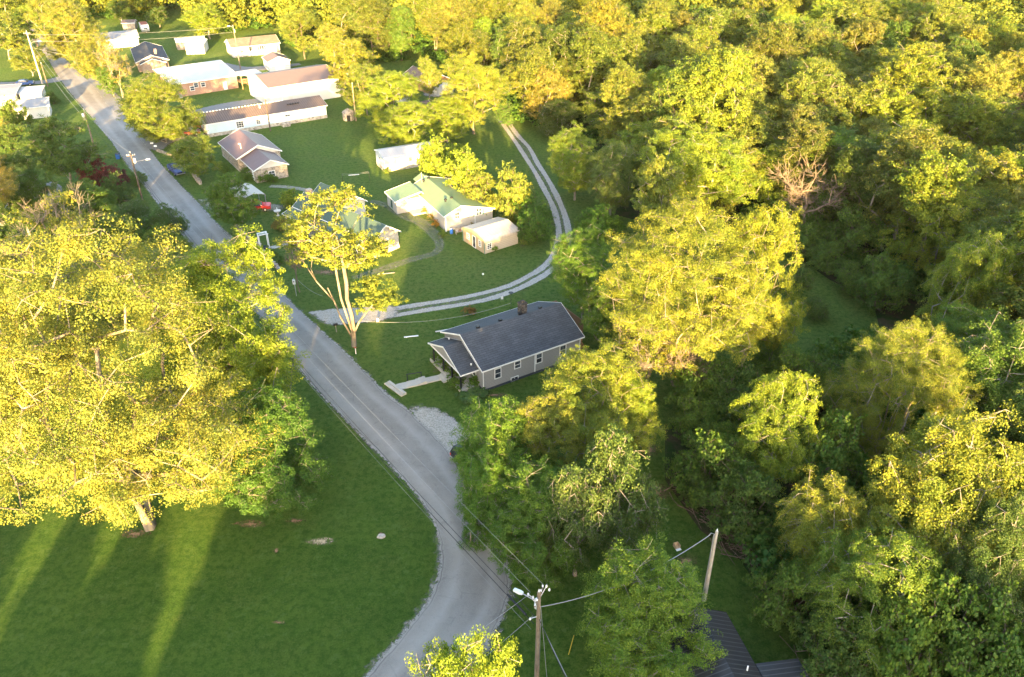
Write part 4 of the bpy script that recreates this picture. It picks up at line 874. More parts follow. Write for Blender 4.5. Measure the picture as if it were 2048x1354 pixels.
wire('power_line', P1 + Vector((0, 0, 11.2)), P8 + Vector((0, 0, 10.2)), .9, .02, 'wire', 'lower line crossing the far lawn to the sunlit pole')
wire('power_line', P1 + Vector((0, 0, 9.6)), (-105, 226, 4.0), .7, .016, 'wire', 'service line sagging from the tallest pole to the dark roofed house')
# spans leaving the picture towards the viewer
wire('power_line', N_ + Vector((0, 0, 8.3)), (N_.x + 9, N_.y - 24, 9.0), 1.0, .022, 'wire_black', 'black cable running down from the nearest pole past the round green tree')
wire('power_line', N_ + Vector((.2, 0, 7.6)), (N_.x + 10, N_.y - 24, 8.4), 1.0, .026, 'wire', 'pale cable running down from the nearest pole past the round green tree')
wire('power_line', N_ + Vector((-.8, .2, 10.4)), (N_.x - 16, N_.y - 11, 9.0), .5, .014, 'wire', 'upper bright line leaving the nearest pole to the lower left')
wire('power_line', N_ + Vector((-.4, -.1, 8.6)), (N_.x - 16, N_.y - 14, 7.6), .5, .014, 'wire', 'lower bright line leaving the nearest pole to the lower left')
wire('service_cable', N_ + Vector((.2, .2, 9.2)), (rp[0] - .5, rp[1], 7.9), 1.3, .030, 'wire', 'twisted grey service cable from the nearest pole to the bare grey pole', group=None)
a_ = at(757, 641); wire('service_cable', at(596, 560, 2.6), Vector((*at(648, 611, 1.5).xy, 3.0)), .4, .02, 'wire', 'short pale cable from the meter post across the lawn', group=None)
wire('service_cable', at(715, 641, 3.2), at(1022, 606, 3.4), 1.3, .014, 'wire', 'long sagging pale cable from the tall pale tree to the grey house eave', group=None)
wire('guy_wire', N_ + Vector((.15, 0, 9.5)), (N_.x + 1.0, N_.y - 3.2, 0.1), .0, .018, 'wire', 'steel guy wire beside the nearest pole', group=None)
# heavy splice on the cable near the pole
mb = MB()
d0 = (P3 - N_).normalized()
mb.tube([d0 * 1.0 + Vector((0, 0, 0)), d0 * 3.4 + Vector((0, 0, -.12))], .085, 8); o = mb.build('cable_splice', M['wire_black'], None); o.location = N_ + Vector((-.3, -.1, 7.68)); tag(o, 'black tubular splice case hanging on the cable by the nearest pole', 'splice case')

# ------------------------------------------------------------------ garden and yard objects
def put(name, label, cat, px, py, rz=0.0, group=None, z=0.0):
    p = at(px, py); return thing(name, label, cat, (p.x, p.y, z), R(rz), group)
def stone_wall(label, pts, h=.55, w=.5):
    c = catmull([at(*p) for p in pts], .55); o = c[0].copy(); rg = random.Random(len(pts)); mb = MB()
    for i, p in enumerate(c):
        q = p - o; s = rg.uniform(.8, 1.25); a = rg.uniform(0, 3)
        ring = [(q.x + w * .62 * s * math.cos(a + k * math.pi / 3) * rg.uniform(.8, 1.1), q.y + w * .62 * s * math.sin(a + k * math.pi / 3) * rg.uniform(.8, 1.1), 0) for k in range(6)]
        mb.ext(ring, (0, 0, h * rg.uniform(.75, 1.2)))
    t = mb.build('stone_wall', M['fieldstone'], None); t.location = o; return tag(t, label, 'stone wall', 'low dry stone walls along the lane')
stone_wall('low stone wall curving past the white lattice arbor', [(472, 451), (480, 462), (492, 474), (508, 486), (521, 493)])
stone_wall('low stone wall below the front walk ending at a fire bowl', [(527, 505), (538, 518), (550, 531), (558, 540)])
stone_wall('low stone wall between the mailboxes and the blue pickup', [(317, 303), (330, 308), (345, 314), (356, 320)], .6)
stone_wall('crumbling stone wall under the small yellow tipped tree', [(384, 342), (392, 356), (401, 368)], .6, .7)
def mailbox(label, px, py, mat, rz=0, h=1.05):
    t = put('mailbox', label, 'mailbox', px, py, rz, 'mailboxes by the lane'); MB().box(-.05, .05, -.05, .05, 0, h).build('post', M['old_wood'], t)
    b = MB(); b.ext([(-.3, -.14, h), (-.3, .14, h), (-.3, .14, h + .2), (-.3, .07, h + .3), (-.3, -.07, h + .3), (-.3, -.14, h + .2)], (.6, 0, 0)); bo = b.build('box', M[mat], t)
    MB().box(.1, .14, .142, .16, h + .1, h + .38).build('flag', M['red_paint'], bo); return t
mailbox('black mailbox on a black post by the gravel mouth', 673, 664, 'black_metal', 20)
mailbox('white mailbox nearer the stone wall of the pair', 313, 303, 'trim', 20); mailbox('white mailbox nearer the lane corner of the pair', 306, 297, 'trim', 20)
mailbox('black mailbox beneath the sunlit bush at the road bend', 993, 1302, 'black_metal', 60, 1.3)
# newspaper tube stake by the tree trunk
t = put('number_post', 'short white post with red reflector beside the big trunk', 'marker post', 712, 708); MB().box(-.05, .05, -.03, .03, 0, .9).build('stake', M['trim'], t); MB().box(-.16, .16, -.05, .05, .9, 1.05).build('plate', M['red_paint'], t)
for lb, px, py in (('white lawn sign at the trunk side edge of the gravel drive', 756, 647), ('white lawn sign beside the drive above the grey house', 1004, 602)):
    t = put('lawn_sign', lb, 'lawn sign', px, py, 10, 'white lawn signs'); MB().box(-.16, .16, -.015, .015, .3, .8).build('panel', M['trim'], t); MB().tube([(-.15, .02, 0), (-.15, .02, .8)], .012, 5).tube([(.15, .02, 0), (.15, .02, .8)], .012, 5).build('stake', M['metal'], t)
t = put('white_ball', 'small white ball lying on the open lawn', 'ball', 966, 550); MB().lathe([(.02, .0), (.12, .05), (.17, .17), (.12, .29), (.02, .34)], n=12).build('ball', M['trim'], t, smooth=True)
for lb, px, py, ln, rz, mt in (('white board lying on the lawn left of the porch', 808, 675, 1.9, 12, 'trim'), ('pale board lying by the grey house roof corner', 871, 664, 1.7, 18, 'cream'), ('long grey plank lying by the old gravel track', 755, 549, 2.6, 12, 'old_wood')):
    t = put('board', lb, 'board', px, py, rz); MB().box(0, ln, -.1, .1, .02, .09).box(.3, .4, -.15, .15, .0, .018).build('plank', M[mt], t)
# lattice arbor
t = put('garden_arbor', 'white lattice garden arbor at the head of the front walk', 'arbor', 529, 494, 30)
for x in (-.7, .7):
    lt = MB()
    for y in (-.45, .45): lt.box(x - .05, x + .05, y - .05, y + .05, 0, 2.3)
    for k in range(9): lt.ext([(x - .012, -.4, .15 + k * .24), (x - .012, .4, .35 + k * .24), (x - .012, .4, .39 + k * .24), (x - .012, -.4, .19 + k * .24)], (.01, 0, 0)); lt.ext([(x + .002, -.4, .37 + k * .24), (x + .002, .4, .17 + k * .24), (x + .002, .4, .13 + k * .24), (x + .002, -.4, .33 + k * .24)], (.01, 0, 0))
    lt.build('lattice_side', M['trim'], t)
lt = MB().box(-.85, .85, -.5, -.42, 2.3, 2.42).box(-.85, .85, .42, .5, 2.3, 2.42)
for k in range(8): lt.box(-.75 + k * .2, -.69 + k * .2, -.55, .55, 2.42, 2.47)
lt.build('arbor_top', M['trim'], t)
# planked walk
a, b = at(538, 497), at(589, 485); L = (b - a).length; t = thing('front_walk', 'pale stone walk leading from the arbor to the porch', 'walk', (a.x, a.y, 0), math.atan2(b.y - a.y, b.x - a.x))
for k in range(9): MB().box(k * L / 9, (k + 1) * L / 9 - .04, -.55, .55, 0, .05 + .004 * (k % 3)).build('slab', M['concrete'], t)
# flagpole with flag
t = put('flagpole', 'white garden flagpole with a small striped flag', 'flagpole', 587, 515); MB().tube([(0, 0, 0), (0, 0, 3.4)], .03, 6).build('pole', M['metal'], t)
def m_flag():
    q = NT('striped_flag', .8, .1); sp = q.n.new('ShaderNodeSeparateXYZ'); q.l.new(q.tc.outputs['Object'], sp.inputs[0])
    st_ = q.math('LESS_THAN', q.math('FRACT', q.math('MULTIPLY', sp.outputs[2], 6.5)), .5); c = q.mix(st_, (.70, .68, .66), (.42, .03, .04))
    can = q.math('MULTIPLY', q.math('GREATER_THAN', sp.outputs[2], 2.75), q.math('LESS_THAN', sp.outputs[0], .38)); q.col(q.mix(can, c, (.03, .05, .22))); return q.m
fb = MB(); fp = [(.03 + .09 * k, .05 * math.sin(k * .9)) for k in range(9)]
fb.ext([(x, y, 2.25 - .02 * i) for i, (x, y) in enumerate(fp)] + [(x, y, 3.2 - .03 * i) for i, (x, y) in list(enumerate(fp))[::-1]], (0, .012, 0)).build('flag', m_flag(), t)
# meter post
t = put('meter_post', 'grey electricity meter box on a slim metal post by the lane', 'meter post', 593, 592); MB().tube([(0, 0, 0), (0, 0, 2.9)], .05, 8).build('post', M['metal'], t); MB().box(-.2, .2, -.22, -.06, 2.0, 2.75).build('meter_box', M['ceramic'], t, bevel=.02); MB().lathe([(.11, 0), (.11, .08), (.03, .1)], (0, -.3, 2.45), 10).build('meter_dial', M['glass'], t)
# clothes line
t = put('clothes_line', 'black clothes line frame standing on the shaded lawn', 'clothes line', 686, 367, 14); L = 5.1
for x in (0, L): MB().tube([(x, 0, 0), (x, 0, 1.8)], .04, 6).tube([(x, -.5, 1.8), (x, .5, 1.8)], .03, 6).build('post', M['black_metal'], t)
MB().tube([(0, -.3, 1.8), (L / 2, -.3, 1.7), (L, -.3, 1.8)], .012, 5).tube([(0, .3, 1.8), (L / 2, .3, 1.7), (L, .3, 1.8)], .012, 5).build('line', M['wire'], t)
MB().box(1.2, 3.2, -.33, -.28, 1.6, 1.72).build('cloth', M['trim'], t)
# bird bath planter
t = put('planter_bowl', 'mossy planter bowl on a pedestal on the front lawn', 'planter', 556, 431); MB().lathe([(.3, 0), (.15, .15), (.12, .5), (.5, .75), (.62, .95), (.5, .93)], n=16).build('bowl', M['cream'], t); MB().lathe([(.04, .95), (.07, 1.4), (.02, 1.6)], n=8).build('figure', M['trim'], t)
t = put('fire_bowl', 'black metal fire bowl at the end of the stone wall', 'fire bowl', 563, 543); MB().lathe([(.25, .1), (.5, .3), (.58, .42), (.45, .4)], n=18).build('bowl', M['black_metal'], t); MB().tube([(-.3, 0, 0), (-.25, 0, .2)], .03, 6).tube([(.3, .1, 0), (.25, .1, .2)], .03, 6).tube([(0, -.3, 0), (0, -.25, .2)], .03, 6).build('stand', M['black_metal'], t)
for lb, px, py in (('blue black urn standing beside the arbor step', 531, 500),):
    t = put('garden_urn', lb, 'urn', px, py); MB().lathe([(.2, 0), (.3, .2), (.32, .45), (.15, .6), (.24, .75)], n=12).build('urn', M['navy'], t)
# front steps of the grey house
hr = R(31.8)
A_, B_ = at(795, 775), at(897, 752)
ang = math.atan2(B_.y - A_.y, B_.x - A_.x); L = (B_ - A_).length
t = thing('garden_steps', 'concrete steps and walk climbing from the lane to the grey house porch', 'steps', (A_.x, A_.y, 0), ang)
for k, (x0, x1, z) in enumerate(((0, 1.3, .10), (1.3, 2.4, .16), (2.4, 2.8, .24), (2.8, 3.2, .32), (3.2, 3.6, .38))): MB().box(x0, x1 - .012, -.62, .62, 0, z).build('tread', M['concrete'], t)
MB().box(3.6, L, -.55, .55, 0, .12).build('walk', M['concrete'], t)
c0, c1 = at(770, 768), at(804, 793); an = math.atan2(c1.y - c0.y, c1.x - c0.x); L2 = (c1 - c0).length
t = thing('kerb_steps', 'two long concrete kerb steps at the edge of the lane', 'steps', (c0.x, c0.y, 0), an); MB().box(0, L2, -.1, .28, 0, .16).build('lower_step', M['concrete'], t); MB().box(.1, L2, .30, .66, 0, .28).build('upper_step', M['concrete'], t)
t = put('handrail', 'black wooden handrail beside the front steps', 'handrail', 815, 762, 15); rl = at(843, 759); L = (rl - at(815, 762)).length
MB().box(-.05, .05, -.05, .05, 0, .95).build('post', M['dark_paint'], t); MB().box(L - .05, L + .05, -.05, .05, 0, .95).build('post', M['dark_paint'], t); MB().box(-.1, L + .1, -.045, .045, .951, 1.03).build('rail', M['dark_paint'], t)
# antenna / satellite dish behind the grey house roof
t = put('dish_antenna', 'small dark antenna mast behind the grey house', 'antenna', 1022, 640); MB().tube([(0, 0, 0), (0, 0, 4.4)], .03, 6).build('mast', M['black_metal'], t); MB().lathe([(.02, 0), (.3, .08), (.36, .14)], (0, -.1, 4.2), 12).build('dish', M['black_metal'], t)
# clutter by the cream house
t = put('blue_barrel', 'bright blue plastic barrel by the corner of the cream house', 'barrel', 903, 467); MB().lathe([(.26, 0), (.3, .1), (.3, .75), (.26, .85)], n=14).build('drum', m_plain('blue_plastic', (.03, .13, .50), .5, .1, 3), t); MB().lathe([(.2, .85), (.2, .88), (.05, .9)], n=12).build('lid', M['trim'], t)
t = put('garden_bench', 'weathered bench stacked with pots between cream house and beige garage', 'bench', 912, 470, 20)
MB().box(0, 1.7, 0, .6, .42, .48).build('seat', M['old_wood'], t); MB().box(0, 1.7, .56, .62, .48, .95).build('backrest', M['old_wood'], t)
for x in (.08, 1.62):
    for y in (.06, .54): MB().box(x - .04, x + .04, y - .04, y + .04, 0, .42).build('leg', M['old_wood'], t)
for i, (x, y) in enumerate(((.3, .3), (.8, .25), (1.3, .3))):
    k = t.matrix_world; o = MB().lathe([(.09, 0), (.14, .22), (.1, .22)], n=10).build('flower_pot', M['red_paint' if i % 2 else 'cream'], None); ang_ = R(20); o.location = (t.location.x + x * math.cos(ang_) - y * math.sin(ang_), t.location.y + x * math.sin(ang_) + y * math.cos(ang_), .48)
    tag(o, ['cream flower pot at the left end of the weathered bench', 'red flower pot in the middle of the weathered bench', 'cream flower pot at the right end of the weathered bench'][i], 'flower pot', 'pots on the bench')
t = put('white_bucket', 'white bucket by the beige garage door', 'bucket', 936, 485); MB().lathe([(.14, 0), (.19, .38), (.15, .37)], n=12).build('bucket', M['trim'], t); MB().tube([(-.18, 0, .36), (0, 0, .55), (.18, 0, .36)], .01, 5).build('handle', M['metal'], t)
for i, (px, py, lb) in enumerate(((798, 400, 'white gas bottle on the cream house terrace'), (806, 402, 'grey barbecue on the cream house terrace'), (795, 381, 'dark wheelbarrow behind the cream house wing'))):
    t = put(['gas_bottle', 'barbecue', 'wheelbarrow'][i], lb, ['gas bottle', 'barbecue', 'wheelbarrow'][i], px, py)
    if i == 0: MB().lathe([(.15, .3), (.19, .36), (.19, .85), (.1, .95), (.04, 1.0)], n=12).build('tank', M['trim'], t)
    if i == 1: MB().lathe([(.1, .85), (.32, 1.0), (.34, 1.15), (.2, 1.35), (.03, 1.42)], n=14).build('kettle', M['metal'], t); MB().tube([(.2, 0, .3), (.12, 0, .9)], .02, 5).tube([(-.2, .1, .3), (-.1, 0, .9)], .02, 5).tube([(0, -.2, .3), (0, -.1, .9)], .02, 5).build('stand', M['black_metal'], t)
    if i == 2: MB().ext([(-.4, -.3, .3), (.5, -.25, .35), (.65, -.35, .65), (-.55, -.4, .6)], (0, .65, 0)).build('tray', M['black_metal'], t); MB().tube([(-1.1, -.25, .6), (.5, -.1, .25)], .02, 5).tube([(-1.1, .25, .6), (.5, .1, .25)], .02, 5).build('handle', M['old_wood'], t); MB().tube([(.6, -.06, .2), (.6, .06, .2)], .2, 12).build('wheel', M['rubber'], t)
# chair-like box thrown on the narrow lawn
t = put('cardboard_box', 'small tan open box lying on the narrow lawn', 'box', 1353, 1094, 20); MB().box(-.25, .25, -.25, .25, .0, .03).box(-.25, -.22, -.25, .25, .031, .4).box(.22, .25, -.25, .25, .031, .4).box(-.219, .219, .22, .25, .031, .4).build('carton', m_plain('tan_card', (.5, .36, .22), .9, .1, 4), t); MB().box(-.25, .25, -.5, -.26, .02, .05).build('flap', M['trim'], t)
t = put('blue_cart', 'small blue bin by the maroon shrub beside the lane', 'bin', 237, 318, 10); MB().ext([(-.35, -.4, .08), (.35, -.4, .08), (.35, .4, .08), (-.35, .4, .08)], (0, 0, 1.0)).build('bin', m_plain('bin_blue', (.04, .13, .36), .6, .1, 3), t, bevel=.04); MB().box(-.4, .4, -.45, .45, 1.09, 1.16).build('lid', M['navy'], t)
t = put('yellow_hose', 'yellow plastic guy marker lying by the round green tree', 'marker', 1137, 1310, 70); MB().tube([(0, 0, .05), (1.9, .1, .08)], .035, 6).build('tube', m_plain('yellow_plastic', (.65, .48, .05), .5, .1, 3), t)
t = put('white_stone', 'pale stone stump lying in the big lawn near the road bend', 'stone', 762, 1074); mb = MB().ext([(-.42, -.2, 0), (.1, -.34, 0), (.45, -.1, 0), (.3, .28, 0), (-.25, .3, 0)], (.04, .02, .2)); mb.build('stone', M['foundation'], t, bevel=.07)
# ------------------------------------------------------------------ trees
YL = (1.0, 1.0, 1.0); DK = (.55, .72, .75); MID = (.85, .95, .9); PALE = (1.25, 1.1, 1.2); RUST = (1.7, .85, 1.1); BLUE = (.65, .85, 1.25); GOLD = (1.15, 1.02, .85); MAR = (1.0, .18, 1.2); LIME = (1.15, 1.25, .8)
# near, large
proto('sycamore', bk='bark_pale', seed=11, Ht=25, Rc=10.5, base=.06, clumps=420, leaves=720, leaf=.115, rc=1.4, lobes=19, trunk_r=.44, twig=.022, stems=3, fill=.3)
proto('maple', bk='bark_grey', seed=5, Ht=17, Rc=7.0, base=.04, clumps=260, leaves=620, leaf=.13, rc=1.1, lobes=16, trunk_r=.30, fill=.15)
proto('maple2', bk='bark_grey', seed=6, Ht=14, Rc=6.0, base=.0, clumps=260, leaves=520, leaf=.125, rc=1.0, lobes=17, trunk_r=.24, fill=.12)
proto('dome', bk='bark_grey', seed=8, Ht=12, Rc=6.0, base=-.06, clumps=300, leaves=480, leaf=.125, rc=1.0, lobes=19, trunk_r=.22, fill=.1, core=.35)
proto('ash', bk='bark_pale', seed=21, Ht=20, Rc=8.5, base=.06, clumps=280, leaves=560, leaf=.14, rc=1.2, lobes=16, trunk_r=.32, stems=2, fill=.3, twig=.022)
proto('locust', bk='bark_grey', seed=33, Ht=16, Rc=7.0, base=.08, clumps=210, leaves=520, leaf=.15, rc=1.15, lobes=14, trunk_r=.26, stems=2, fill=.3, droop=.35)
proto('walnut', bk='bark_grey', seed=35, Ht=16, Rc=7.0, base=.06, clumps=230, leaves=540, leaf=.14, rc=1.2, lobes=15, trunk_r=.27, fill=.25, droop=.5)
proto('willow', bk='bark_grey', seed=41, Ht=11, Rc=5.0, base=.05, clumps=170, leaves=240, leaf=.17, rc=.95, lobes=12, trunk_r=.28, fill=.2, droop=.5, flat=.3)
proto('bush', seed=51, Ht=4.0, Rc=2.5, base=.0, clumps=90, leaves=150, leaf=.15, rc=.5, lobes=9, trunk_r=.12, stems=3, fill=.1)
proto('bush2', seed=52, Ht=2.5, Rc=2.2, base=.0, clumps=70, leaves=110, leaf=.14, rc=.45, lobes=10, trunk_r=.08, stems=3, fill=.1)
proto('flower', seed=53, Ht=.8, Rc=.6, base=.0, clumps=26, leaves=40, leaf=.11, rc=.2, lobes=6, trunk_r=.03, twig=.01, stems=2, fill=.1)
proto('thicket', seed=61, Ht=6, Rc=4.0, base=.0, clumps=130, leaves=120, leaf=.24, rc=.8, lobes=12, trunk_r=.16, stems=3, fill=.15)
proto('deadtop', bk='bark_pale', seed=71, Ht=16, Rc=6.5, base=.2, clumps=120, leaves=120, leaf=.24, rc=1.0, lobes=11, trunk_r=.32, stems=3, fill=.3, bare=.42, sticks=9, twig=.018)
proto('snag', bk='twig_dead', seed=72, Ht=8, Rc=3.0, base=.3, clumps=26, leaves=10, leaf=.2, rc=1.0, lobes=6, trunk_r=.18, stems=2, bare=1.0, sticks=9, twig=.018)
# forest kinds
FK = []
for i, kw in enumerate([dict(Ht=19, Rc=6.4, base=.12, lobes=9), dict(Ht=21, Rc=6.0, base=.15, lobes=8, top=1.3), dict(Ht=17, Rc=7.0, base=.1, lobes=13), dict(Ht=18, Rc=5.6, base=.12, lobes=8, droop=.3),
                        dict(Ht=20, Rc=7.4, base=.18, lobes=12, stems=2), dict(Ht=16, Rc=5.8, base=.08, lobes=10), dict(Ht=22, Rc=6.6, base=.15, lobes=10, fill=.4), dict(Ht=15, Rc=6.4, base=.08, lobes=14, stems=3)]):
    kw = dict(dict(clumps=150, leaves=320, leaf=.23, rc=1.2, trunk_r=.24, twig=.028), **kw); k = 'forest%d' % i
    proto(k, bk=['bark_grey', 'bark_pale', 'bark_grey', 'bark', 'bark_pale', 'bark_grey', 'bark', 'bark_grey'][i], seed=100 + i, **kw); FK.append(k)

def grow(key, label, bx, by, ty, hw, tint=YL, rz=0, name='tree', cat='tree', group=None, h=None, r=None, names=('trunk', 'crown')):
    """a tree whose foot stands at ground point (bx,by); its height and crown radius are given by the top and half width it shows"""
    p = at(bx, by)
    if h is None:
        lo, hi = .5, 45
        for _ in range(40):
            m_ = (lo + hi) / 2
            if pix(p.x, p.y, m_)[1] > ty: lo = m_
            else: hi = m_
        h = lo * 1.0
    if r is None:
        zc = h * .6; dd = p.y * math.cos(CAM_P) - (zc - CAM_H) * math.sin(CAM_P); r = hw * dd / CAM_F
    return plant(key, name, label, cat, p.x, p.y, h, r, R(rz), tint, group, names=names)
#   kind, label, foot px, foot py, top py, half width px, tint
grow('sycamore', 'huge pale limbed sycamore filling the left of the lawn', 300, 1055, 440, 290, (1.2, 1.08, 1.25), 20, 'sycamore_tree')
grow('sycamore', 'second pale limbed sycamore cut by the left edge of the photo', 20, 900, 500, 190, (1.2, 1.08, 1.2), 130, 'sycamore_tree')
grow('maple', 'bright yellow green maple between the sycamore and the lane', 500, 850, 468, 140, LIME, 0, 'maple_tree')
grow('dome', 'dark green low maple at the right foot of the sycamore', 562, 1005, 795, 112, (.42, .72, .75), 40, 'maple_tree')
grow('deadtop', 'bleached half dead tree with bare branch tips above the sycamore', 180, 640, 385, 95, (1.3, 1.1, 1.1), 10, 'half_dead_tree')
grow('maple', 'yellow topped tree behind the sycamore near the lane', 330, 640, 490, 100, YL, 200, 'maple_tree')
grow('locust', 'loose gold tree left behind the sycamore', 60, 680, 520, 90, GOLD, 77)
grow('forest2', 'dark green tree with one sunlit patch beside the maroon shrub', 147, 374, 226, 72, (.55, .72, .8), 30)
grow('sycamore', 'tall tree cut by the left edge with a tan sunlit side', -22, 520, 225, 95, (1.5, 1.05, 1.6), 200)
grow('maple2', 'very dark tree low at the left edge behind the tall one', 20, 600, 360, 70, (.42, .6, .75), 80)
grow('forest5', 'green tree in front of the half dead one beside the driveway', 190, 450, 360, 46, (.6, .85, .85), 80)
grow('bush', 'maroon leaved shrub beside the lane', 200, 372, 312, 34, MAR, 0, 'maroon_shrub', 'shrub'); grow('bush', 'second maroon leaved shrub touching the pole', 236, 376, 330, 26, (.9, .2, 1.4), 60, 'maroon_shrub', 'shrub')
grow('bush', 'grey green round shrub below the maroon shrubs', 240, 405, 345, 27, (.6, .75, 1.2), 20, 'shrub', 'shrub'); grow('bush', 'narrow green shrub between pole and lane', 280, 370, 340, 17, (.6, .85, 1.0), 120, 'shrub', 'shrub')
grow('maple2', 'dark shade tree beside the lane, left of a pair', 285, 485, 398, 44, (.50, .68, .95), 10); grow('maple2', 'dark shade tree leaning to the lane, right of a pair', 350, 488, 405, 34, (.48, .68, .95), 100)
grow('maple2', 'gold edged small tree under the dark pair by the lane', 350, 560, 450, 46, (.9, .95, .9), 180)
grow('dome', 'round broad roadside tree with a yellow crown over the asphalt driveway', 333, 284, 152, 77, (.95, .98, .85), 60)
grow('forest5', 'small tree with yellow tips above the blue pickup', 398, 362, 268, 46, MID, 0); grow('forest7', 'round dark green tree over the red pickup', 474, 462, 350, 52, (.55, .80, .7), 30)
grow('bush', 'yellow tipped round shrub near the chimney', 586, 415, 378, 24, LIME, 0, 'shrub', 'shrub'); grow('bush2', 'rounded shrub with pinkish blooms on the front lawn', 560, 460, 440, 15, (1.1, .8, 1.3), 0, 'shrub', 'shrub')
grow('bush', 'pale twiggy shrub at the porch corner', 600, 480, 448, 16, (1.3, 1.1, 1.3), 70, 'shrub', 'shrub')
for i, (bx, by, ty, hw, lb) in enumerate(((500, 356, 336, 22, 'leafy shrub behind the carport left of the stone gable'), (530, 362, 340, 18, 'leafy shrub behind the carport right of the stone gable'), (448, 346, 328, 13, 'low shrub against the stone house corner'), (548, 364, 350, 9, 'small shrub at the corner of the stone gable'))):
    grow('bush2', lb, bx, by, ty, hw, (.6, .85, .8), i * 50, 'shrub', 'shrub', 'shrubs round the stone house')
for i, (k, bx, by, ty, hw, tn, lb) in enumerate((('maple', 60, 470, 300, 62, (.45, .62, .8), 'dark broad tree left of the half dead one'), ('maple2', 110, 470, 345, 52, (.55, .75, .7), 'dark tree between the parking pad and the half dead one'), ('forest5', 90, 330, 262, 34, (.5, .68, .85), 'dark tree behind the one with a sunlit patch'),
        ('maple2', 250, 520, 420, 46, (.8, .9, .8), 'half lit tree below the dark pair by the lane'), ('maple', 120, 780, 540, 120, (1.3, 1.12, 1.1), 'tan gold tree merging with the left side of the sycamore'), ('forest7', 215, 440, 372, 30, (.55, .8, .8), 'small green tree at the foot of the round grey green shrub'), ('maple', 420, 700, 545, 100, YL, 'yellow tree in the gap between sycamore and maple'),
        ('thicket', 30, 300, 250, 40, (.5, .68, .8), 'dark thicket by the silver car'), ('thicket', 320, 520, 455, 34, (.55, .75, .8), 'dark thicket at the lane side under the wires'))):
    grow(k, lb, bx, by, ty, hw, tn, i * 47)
# the tall pale tree in the middle: crown in two parts
p_ = at(708, 692)
proto('fork', bk='bark_pale', seed=82, Ht=18.5, Rc=6.2, base=.54, clumps=120, leaves=230, leaf=.18, rc=.85, lobes=11, core=.15, trunk_r=.27, stems=2, fill=.3, flat=.4, twig=.04, top=.6, lean=(-.8, .4))
tt = plant('fork', 'forked_tree', 'tall pale barked tree with open yellow crown standing by the gravel mouth', 'tree', p_.x, p_.y, 20.6, 7.0, 0, (1.25, 1.15, 1.0))
# lower right bough with green leaves
(tv, tq), (cv, cq) = tree_arrays(seed=90, Ht=5.2, Rc=3.1, base=.25, clumps=52, leaves=150, leaf=.2, rc=.65, lobes=9, trunk_r=.1, fill=.2)
ob = bpy.data.objects.new('low_bough', mesh_np('bough', cv, cq, M['leaf'])); C.objects.link(ob); ob.parent = tt; ob.location = (2.9, .6, 3.2); ob.color = (.9, .95, 1, 1)
mb = MB().tube([(.1, 0, 1.6), (.9, .2, 3.2), (2.0, .4, 4.6), (3.0, .6, 5.8)], .15, 8, r1=.06).tube([(-.1, 0, 1.2), (-1.2, .3, 3.8), (-1.7, .4, 5.8), (-3.4, .5, 8.3), (-5.0, .8, 11.5), (-5.6, .8, 13)], .13, 8, r1=.03)
mb.tube([(-3.4, .5, 8.3), (-3.7, .2, 10.0), (-3.2, .1, 12)], .06, 6, r1=.02).tube([(2.0, .4, 4.6), (3.5, .9, 4.9), (5.0, .8, 5.6)], .1, 6, r1=.03).tube([(-1.7, .4, 5.8), (-2.2, .3, 7.6)], .1, 6, r1=.05)
mb.build('limb', M['bark_pale'], tt, smooth=True)
grow('snag', 'leafless spindly sapling beside the meter post', 600, 585, 470, 22, YL, 20, 'bare_sapling', names=('trunk', 'branches'))
# block in front of the grey house
grow('ash', 'big yellow topped tree hiding the far half of the grey house wall', 1190, 935, 700, 128, (1.1, 1.1, .85), 30)
grow('dome', 'leafy green tree overhanging the gravel parking bay', 1010, 1010, 815, 105, (.62, .92, .7), 90)
grow('ash', 'yellow topped tree rising in the middle of the roadside thicket', 1085, 970, 775, 105, (1.15, 1.05, .9), 210)
grow('dome', 'green roadside tree at the bend, lowest of the thicket', 1070, 1145, 950, 95, (.55, .85, .75), 10)
grow('willow', 'dull grey green willow on the right of the roadside thicket', 1220, 1110, 870, 92, (.50, .66, 1.0), 60, 'willow_tree')
grow('willow', 'dark willow beneath the roadside thicket', 1150, 1150, 920, 80, (.5, .65, 1.1), 160, 'willow_tree')
grow('maple2', 'sunlit small tree between the roadside thicket and the narrow lawn', 1235, 905, 730, 62, LIME, 200)
grow('dome', 'dark green tree at the left flank of the roadside thicket', 985, 1085, 905, 72, (.5, .85, .7), 120)
# behind the grey house
grow('sycamore', 'largest yellow tree with pale limbs right behind the grey house', 1350, 770, 395, 170, (1.15, 1.08, .8), 70)
grow('ash', 'tall yellow tree on the clearing side of the largest yellow tree', 1480, 735, 400, 105, (1.15, 1.1, .7), 0)
grow('deadtop', 'tree of bare arching branches low in front of the largest yellow tree', 1290, 790, 620, 85, GOLD, 60)
grow('maple', 'dark green tree at the bend of the gravel drive behind the grey house', 1165, 640, 450, 72, (.55, .85, .65), 20)
grow('maple2', 'shaded tree crowding the deck end of the grey house', 1210, 700, 560, 60, (.6, .85, .7), 0)
grow('maple', 'rounded tree with thick dark trunk beside the gravel drive', 1149, 400, 248, 58, (.85, 1.0, .75), 45)
grow('locust', 'flowering grey green tree right of the thick trunked one', 1220, 430, 285, 55, (.75, .85, 1.3), 0)
grow('maple', 'broad bright yellow tree at the edge of the drive woods', 1390, 450, 236, 115, LIME, 100)
grow('forest2', 'medium yellow tree joining drive woods and largest yellow tree', 1310, 500, 300, 60, YL, 10)
